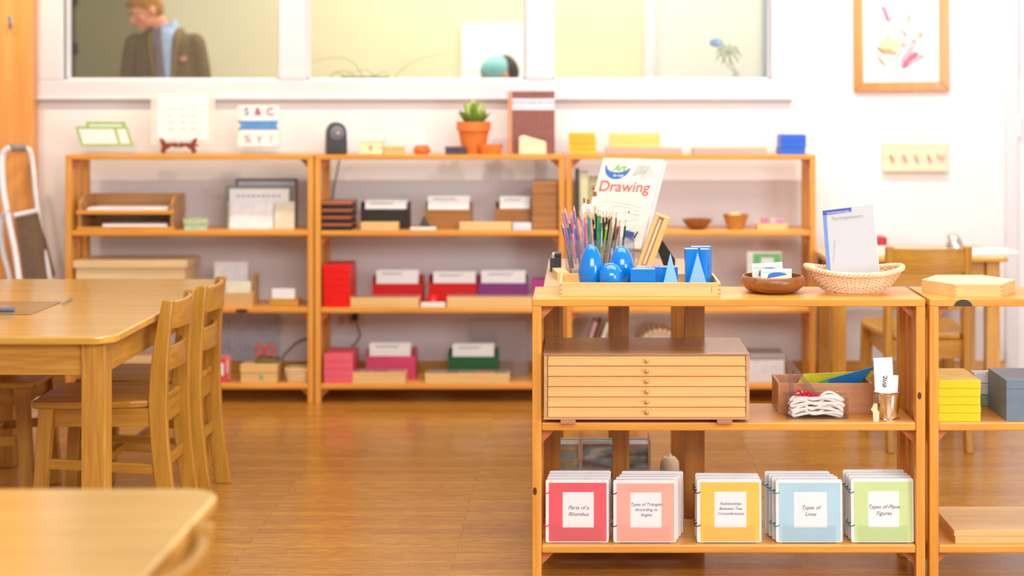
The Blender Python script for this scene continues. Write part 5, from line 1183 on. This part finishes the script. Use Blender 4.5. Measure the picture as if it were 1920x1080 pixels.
rkm = wood('rack_wood', (232, 214, 188), (222, 198, 164), 'x')
MB().box(-w, w, 0, .02, 0, hh).build('back_board', rkm, t, bevel=.003)
MB().box(-w - .004, w - .01, -.015, 0, -.004, .006).build('ledge', rkm, t, bevel=.002)
for p in (1672, 1696, 1718, 1742): 
    xx = X(p, Yr_) - t.location.x; MB().tube([(xx - .006, 0, hh * .55), (xx, -.016, hh * .42), (xx + .004, -.03, hh * .32)], .004, 6).build('peg', walnut('z'), t, smooth=True)
MB().lathe([(.001, 0), (.022, 0), (.022, .016), (.012, .022), (.001, .022)], n=20, M=Matrix.Translation((X(1764, Yr_) - t.location.x, 0, hh * .6)) @ Matrix.Rotation(PI / 2, 4, 'X')).build('round_knob', rkm, t, smooth=True)
# ================================================================== OFFICE: people, plants, board
t = thing('whiteboard', 'pale whiteboard on the office wall behind the glass', 'board', (X(925, YO - .02), YO - .03, Z(150, YO)))
w = 60 / F * YO
MB().box(-w, w, 0, .02, -.15, Z(45, YO) - Z(150, YO)).build('board_panel', mat('board_white', (232, 240, 236), .3), t, bevel=.003)
MB().box(-w, w, -.04, 0, -.17, -.15).build('pen_ledge', TRIMM, t)
# plants on the inner ledge
yp_ = YW + .24
t = thing('spider_plant', 'low spider plant with long thin leaves on the window ledge', 'potted plant', (X(685, yp_), yp_, ZLEDGE))
MB().prism(rrect(-.12, .12, -.05, .05, .02), 'z', 0, Z(143, yp_) - ZLEDGE).build('planter', mat('dark_planter', (96, 88, 60), .7), t, bevel=.004)
gm = mat('blade_green', (150, 170, 90), .5)
for pts in (((680, 145), (665, 120), (640, 108), (600, 112), (580, 118)), ((650, 146), (630, 135), (615, 145)), ((735, 150), (760, 125), (790, 110), (845, 98)), ((670, 145), (640, 132), (612, 150)), ((700, 143), (690, 132), (660, 135), (645, 146)), ((700, 144), (720, 134), (735, 148))):
    pp = [Vector((X(a, yp_) - t.location.x, 0, Z(b, yp_) - ZLEDGE)) for a, b in pts]
    sp_ = spline(pp, 8); MB().tube(sp_, [.0035 * (1 - .8 * i / len(sp_)) for i in range(len(sp_))], 5).build('leaf_blade', gm, t, smooth=True)
t = thing('flower_vase', 'vase with a blue flower and leaves on the window ledge', 'vase', (X(1380, yp_), yp_, ZLEDGE))
MB().lathe([(.001, 0), (.016, 0), (.02, .03), (.010, .055), (.013, .06), (.001, .06)], n=20).build('vase_body', mat('celadon', (150, 160, 140), .3), t, smooth=True)
for (a, b) in ((1345, 82), (1366, 100)):
    sp_ = spline([(0, 0, .05), (X((a + 1372) / 2 + 4, yp_) - t.location.x, 0, Z(120, yp_) - ZLEDGE), (X(a, yp_) - t.location.x, 0, Z(b, yp_) - ZLEDGE)], 6); MB().tube(sp_, .003, 5).build('stem', mat('stem_green', (120, 134, 100), .6), t, smooth=True)
MB().ball((X(1343, yp_) - t.location.x, 0, Z(80, yp_) - ZLEDGE), (.036, .03, .024), 12).build('blue_bloom', mat('bloom_blue', (136, 160, 196), .7, noise=.15), t, smooth=True)
for k in range(9):
    a = k * .70; L = .07; c0 = Vector((X(1366, yp_) - t.location.x, 0, Z(100, yp_) - ZLEDGE)); sp_ = spline([c0, c0 + Vector((L * .6 * math.cos(a), .01, L * .5 * math.sin(a) + .01)), c0 + Vector((L * math.cos(a), .02, L * .7 * math.sin(a) - .02))], 4)
    MB().tube(sp_, [.001 + .005 * math.sin(PI * i / (len(sp_) - 1)) for i in range(len(sp_))], 5).build('leaf', mat('greygreen_leaf', (134, 150, 118), .6), t, smooth=True)
# people
SKIN = mat('skin', (226, 152, 112), .5, noise=.03)
def remesh(o, v, sm=True):
    m = o.modifiers.new('r', 'REMESH'); m.mode = 'VOXEL'; m.voxel_size = v; m.use_smooth_shade = True
    s_ = o.modifiers.new('s', 'SMOOTH'); s_.factor = .5; s_.iterations = 3
def head(b, c, rx, tilt, turn, ear=True):
    # head of about 0.23 m; face looks along -Y before turning
    M = Matrix.Rotation(turn, 4, 'Z') @ Matrix.Rotation(tilt, 4, 'X')
    def P(x, y, z): return Vector(c) + M @ Vector((x, y, z))
    b.ball(P(0, .012, .025), (.075, .094, .088), 20, M); b.ball(P(0, -.022, -.035), (.058, .066, .068), 18, M)
    b.ball(P(0, -.062, -.082), (.024, .022, .018), 12, M)           # chin
    b.ball(P(0, -.096, -.022), (.011, .018, .017), 10, M); b.ball(P(0, -.088, .0), (.009, .012, .024), 10, M)    # nose
    b.ball(P(0, -.080, .032), (.052, .016, .012), 12, M)           # brow
    b.ball(P(0, -.083, -.054), (.022, .009, .006), 10, M); b.ball(P(0, -.081, -.064), (.019, .009, .006), 10, M)    # lips
    for s in (-1, 1):
        b.ball(P(s * .045, -.058, -.02), (.022, .02, .02), 10, M)     # cheek
        if ear: b.ball(P(s * .078, .012, -.008), (.008, .018, .030), 10, M)
    return P, M
def face_details(t, P, M):
    for s in (-1, 1):
        MB().ball(P(s * .030, -.083, .010), (.013, .006, .006), 10, M).build('eye', mat('eye_white', (236, 232, 228), .3, noise=0), t, smooth=True)
        MB().ball(P(s * .030, -.088, .010), (.006, .003, .0055), 10, M).build('iris', mat('iris', (70, 60, 40), .2, noise=0), t, smooth=True)
        MB().ball(P(s * .031, -.090, .030), (.019, .005, .004), 10, M).build('eyebrow', mat('brow_hair', (150, 100, 40), .8), t, smooth=True)
    MB().ball(P(0, -.090, -.059), (.021, .004, .005), 10, M).build('mouth', mat('lip', (190, 108, 92), .5, noise=0), t, smooth=True)
def limb(b, pts, rs):
    pts = [Vector(p) for p in pts]
    sp_ = spline(pts, 6); n = len(sp_); rr = []
    for i in range(n):
        f = i / (n - 1) * (len(rs) - 1); k = min(int(f), len(rs) - 2); rr.append(rs[k] + (rs[k + 1] - rs[k]) * (f - k))
    b.tube(sp_, rr, 14); b.ball(sp_[0], rr[0], 12); b.ball(sp_[-1], rr[-1], 12)
def hand(b, wp, down, side, sgn):
    wp = Vector(wp); d_ = Vector(down).normalized(); s_ = Vector(side).normalized()
    b.tube([wp, wp + d_ * .04, wp + d_ * .09], [.024, .034, .030], 10); n_ = d_.cross(s_)
    for k in range(4):
        o_ = s_ * (.022 - .015 * k); L = (.068, .078, .072, .056)[k]; p = wp + d_ * .085 + o_
        b.tube(spline([p, p + d_ * L * .5 + n_ * .004 * sgn, p + d_ * L * .92 + n_ * .022 * sgn], 4), .0085, 8)
    p = wp + d_ * .03 + s_ * .026; b.tube(spline([p, p + d_ * .03 + s_ * .018, p + d_ * .062 + s_ * .018 + n_ * .01 * sgn], 4), .0095, 8)
YM = 9.40; mx = X(308, YM)
man = thing('person', 'man in brown tweed jacket, blue shirt and tie looking down behind the glass', 'person', (mx, YM, OF))
def RZ(py): return Z(py, YM) - OF
zsh = RZ(52)      # collar height above the office floor
hc = (X(276, YM) - mx, -.05, RZ(22))
b = MB()
P, M = head(b, hc, .075, math.radians(26), math.radians(-52))
limb(b, [(.0, .02, zsh - .06), (-.03, -.005, zsh + .02), (hc[0] + .03, hc[1] + .045, hc[2] - .05)], [.05, .054, .056])
# torso, hips, legs and arms under the clothes
for zz, a, c in ((zsh - .15, .13, .06), (zsh - .25, .165, .105), (zsh - .4, .15, .10), (zsh - .55, .155, .10)): b.ball((0, .02, zz), (a, c, .13), 16)
for s in (-1, 1):
    limb(b, [(s * .09, .02, zsh - .6), (s * .1, .0, zsh * .33), (s * .1, .03, .08)], [.085, .06, .042])
    b.ball((s * .1, -.04, .04), (.045, .12, .04), 12)
    limb(b, [(s * .17, .03, zsh - .14), (s * .225, .03, zsh - .37), (s * .22, -.02, zsh - .62)], [.036, .034, .028])
    hand(b, (s * .23, -.025, zsh - .63), (0, -.05, -1), (0, -1, 0), -s)
body = b.build('body', SKIN, man, smooth=True); remesh(body, .0085)
face_details(man, P, M)
# jacket
TW = mat('brown_tweed', (118, 96, 62), .9, noise=.22, nscale=120); TW2 = mat('tweed_lapel', (136, 108, 66), .9, noise=.2, nscale=120)
prof = [(zsh - .005, .080, .072), (zsh - .03, .13, .088), (zsh - .055, .175, .10), (zsh - .10, .195, .118), (zsh - .25, .195, .130), (zsh - .40, .185, .13), (zsh - .55, .205, .135), (zsh - .80, .225, .15)]
def half(zz):
    for (z0, a0, c0), (z1, a1, c1) in zip(prof, prof[1:]):
        if zz <= z0 and zz >= z1: f = (z0 - zz) / (z0 - z1); return a0 + (a1 - a0) * f, c0 + (c1 - c0) * f
    return prof[-1][1:] if zz < prof[-1][0] else prof[0][1:]
b = MB(); rings = []
for zz, a, c in prof[::-1]: rings.append([Vector((a * math.cos(q_), .02 + c * math.sin(q_), zz)) for q_ in [2 * PI * i / 32 for i in range(32)]])
b.loft(rings)
for s in (-1, 1): limb(b, [(s * .172, .02, zsh - .095), (s * .205, .03, zsh - .25), (s * .218, .03, zsh - .42), (s * .225, -.015, zsh - .62)], [.066, .060, .056, .046])
jk = b.build('jacket', TW, man, smooth=True); remesh(jk, .012)
def patch(name, m, cols, off, parent=man):
    G = []
    for zz, xs in cols:
        a, c = half(zz); G.append([Vector((x, .02 - c * math.sqrt(max(0, 1 - (x / a) ** 2)) - off, zz)) for x in xs])
    o = MB().grid(G).build(name, m, parent, smooth=True, angle=180); so = o.modifiers.new('t', 'SOLIDIFY'); so.thickness = .006; so.offset = 0; return o
def V(zz):  # x limits of the shirt opening
    f = max(0, min(1, (zsh - zz) / .42)); return -.045 + .05 * f, .075 - .012 * f
NS = [zsh - .005 - .42 * i / 18 for i in range(19)]
patch('shirt', mat('light_blue_shirt', (172, 190, 220), .7), [(zz, [V(zz)[0] + (V(zz)[1] - V(zz)[0]) * k / 6 for k in range(7)]) for zz in NS], .010)
patch('tie', mat('mauve_tie', (128, 108, 112), .6, noise=.12, nscale=80), [(zz, [-.012 + .035 * i / 18 + (k - 2) * (.009 + .007 * i / 18) for k in range(5)]) for i, zz in enumerate(NS)], .020)
for s in (0, 1):
    patch('lapel', TW2, [(zz, [V(zz)[s] + (-1 if s == 0 else 1) * (.002 + k * .014 * (1 - .5 * i / 18)) for k in range(4)]) for i, zz in enumerate(NS)], .016)
cl = MB()
for s in (-1, 1):
    cl.loft([[Vector(p) for p in ((s * .012 - .012, -.075, zsh - .02), (s * .07, -.04, zsh - .015), (s * .078, .03, zsh + .0), (s * .07, .03, zsh + .004), (s * .062, -.04, zsh - .004))], [Vector(p) for p in ((s * .014 - .016, -.064, zsh + .012), (s * .06, -.035, zsh + .035), (s * .066, .03, zsh + .048), (s * .058, .03, zsh + .05), (s * .052, -.03, zsh + .038))]])
cl.build('collar', mat('light_blue_shirt', (172, 190, 220), .7), man)
MB().box(-.018, .018, -.006, .006, -.014, .014, Matrix.Translation((.135, -.092, zsh - .185)) @ Matrix.Rotation(-.5, 4, 'Y') @ Matrix.Rotation(.5, 4, 'Z')).build('pocket_square', mat('pink_square', (196, 130, 110), .7), man, bevel=.003)
# hair
b = MB(); b.ball(P(0, .022, .052), (.083, .095, .076), 18, M); b.ball(P(0, .055, .0), (.070, .062, .075), 16, M)
for k in range(11):
    a = -.9 + k * .18; b.ball(P(.055 * math.sin(a), -.070 + .02 * abs(a), .078 - .008 * abs(a)), (.018, .024, .020), 8, M)
for s in (-1, 1): b.ball(P(s * .070, .0, .035), (.014, .035, .030), 10, M)
hr = b.build('hair', mat('ginger_hair', (172, 118, 36), .7, noise=.25, nscale=90), man, smooth=True); remesh(hr, .008)
b = MB()
for s in (-1, 1): limb(b, [(s * .085, .02, zsh - .66), (s * .1, .0, zsh * .33), (s * .1, .03, .09)], [.11, .085, .065])
tr_ = b.build('trousers', mat('grey_trousers', (84, 80, 76), .9), man, smooth=True)
for s in (-1, 1): MB().ball((s * .1, -.045, .042), (.052, .135, .042), 14).build('shoe', mat('brown_shoe', (60, 40, 28), .4), man, smooth=True)
# child with teal cap
YC = 9.7; chx = X(934, YC)
kid = thing('person', 'person in a teal knitted cap, only the head top showing behind the glass', 'person', (chx, YC, OF))
zt_ = Z(106, YC) - OF; hc2 = (0, 0, zt_ - .115)
b = MB(); P2, M2 = head(b, hc2, .07, math.radians(25), math.radians(-60))
limb(b, [(0, .03, zt_ - .30), (0, .02, zt_ - .18)], [.05, .048])
for zz, a, c in ((.36, .13, .085), (.50, .125, .085), (.66, .12, .085)): b.ball((0, .03, zt_ - zz), (a, c, .11), 14)
for s in (-1, 1):
    limb(b, [(s * .07, .02, zt_ - .72), (s * .08, .0, .38), (s * .08, .02, .05)], [.065, .045, .034]); b.ball((s * .08, -.03, .03), (.036, .09, .03), 10)
    limb(b, [(s * .14, .03, zt_ - .31), (s * .17, .02, zt_ - .52), (s * .15, -.05, zt_ - .72)], [.038, .032, .022]); hand(b, (s * .15, -.055, zt_ - .73), (0, -.2, -1), (0, -1, 0), -s)
bd = b.build('body', SKIN, kid, smooth=True); remesh(bd, .0085); face_details(kid, P2, M2)
b = MB(); b.ball(P2(0, .0, .045), (.088, .098, .078), 18, M2)
cp = b.build('cap', mat('teal_cap', (136, 196, 196), .8, noise=.12, nscale=120), kid, smooth=True)
b = MB(); b.ball(P2(0, .075, .01), (.088, .064, .092), 16, M2); hr = b.build('hair', mat('dark_hair', (64, 44, 28), .8, noise=.2), kid, smooth=True)
b = MB()
for zz, a, c in ((.33, .15, .10), (.45, .15, .105), (.58, .14, .10), (.72, .145, .105)): b.ball((0, .03, zt_ - zz), (a, c, .12), 14)
for s in (-1, 1): limb(b, [(s * .13, .03, zt_ - .31), (s * .17, .02, zt_ - .52), (s * .15, -.05, zt_ - .71)], [.05, .044, .034])
sw_ = b.build('sweater', mat('grey_sweater', (150, 160, 176), .9), kid, smooth=True); remesh(sw_, .012)
b = MB()
for s in (-1, 1): limb(b, [(s * .07, .02, zt_ - .78), (s * .08, .0, .38), (s * .08, .02, .07)], [.085, .06, .05])
b.build('trousers', mat('blue_trousers', (70, 80, 110), .9), kid, smooth=True)
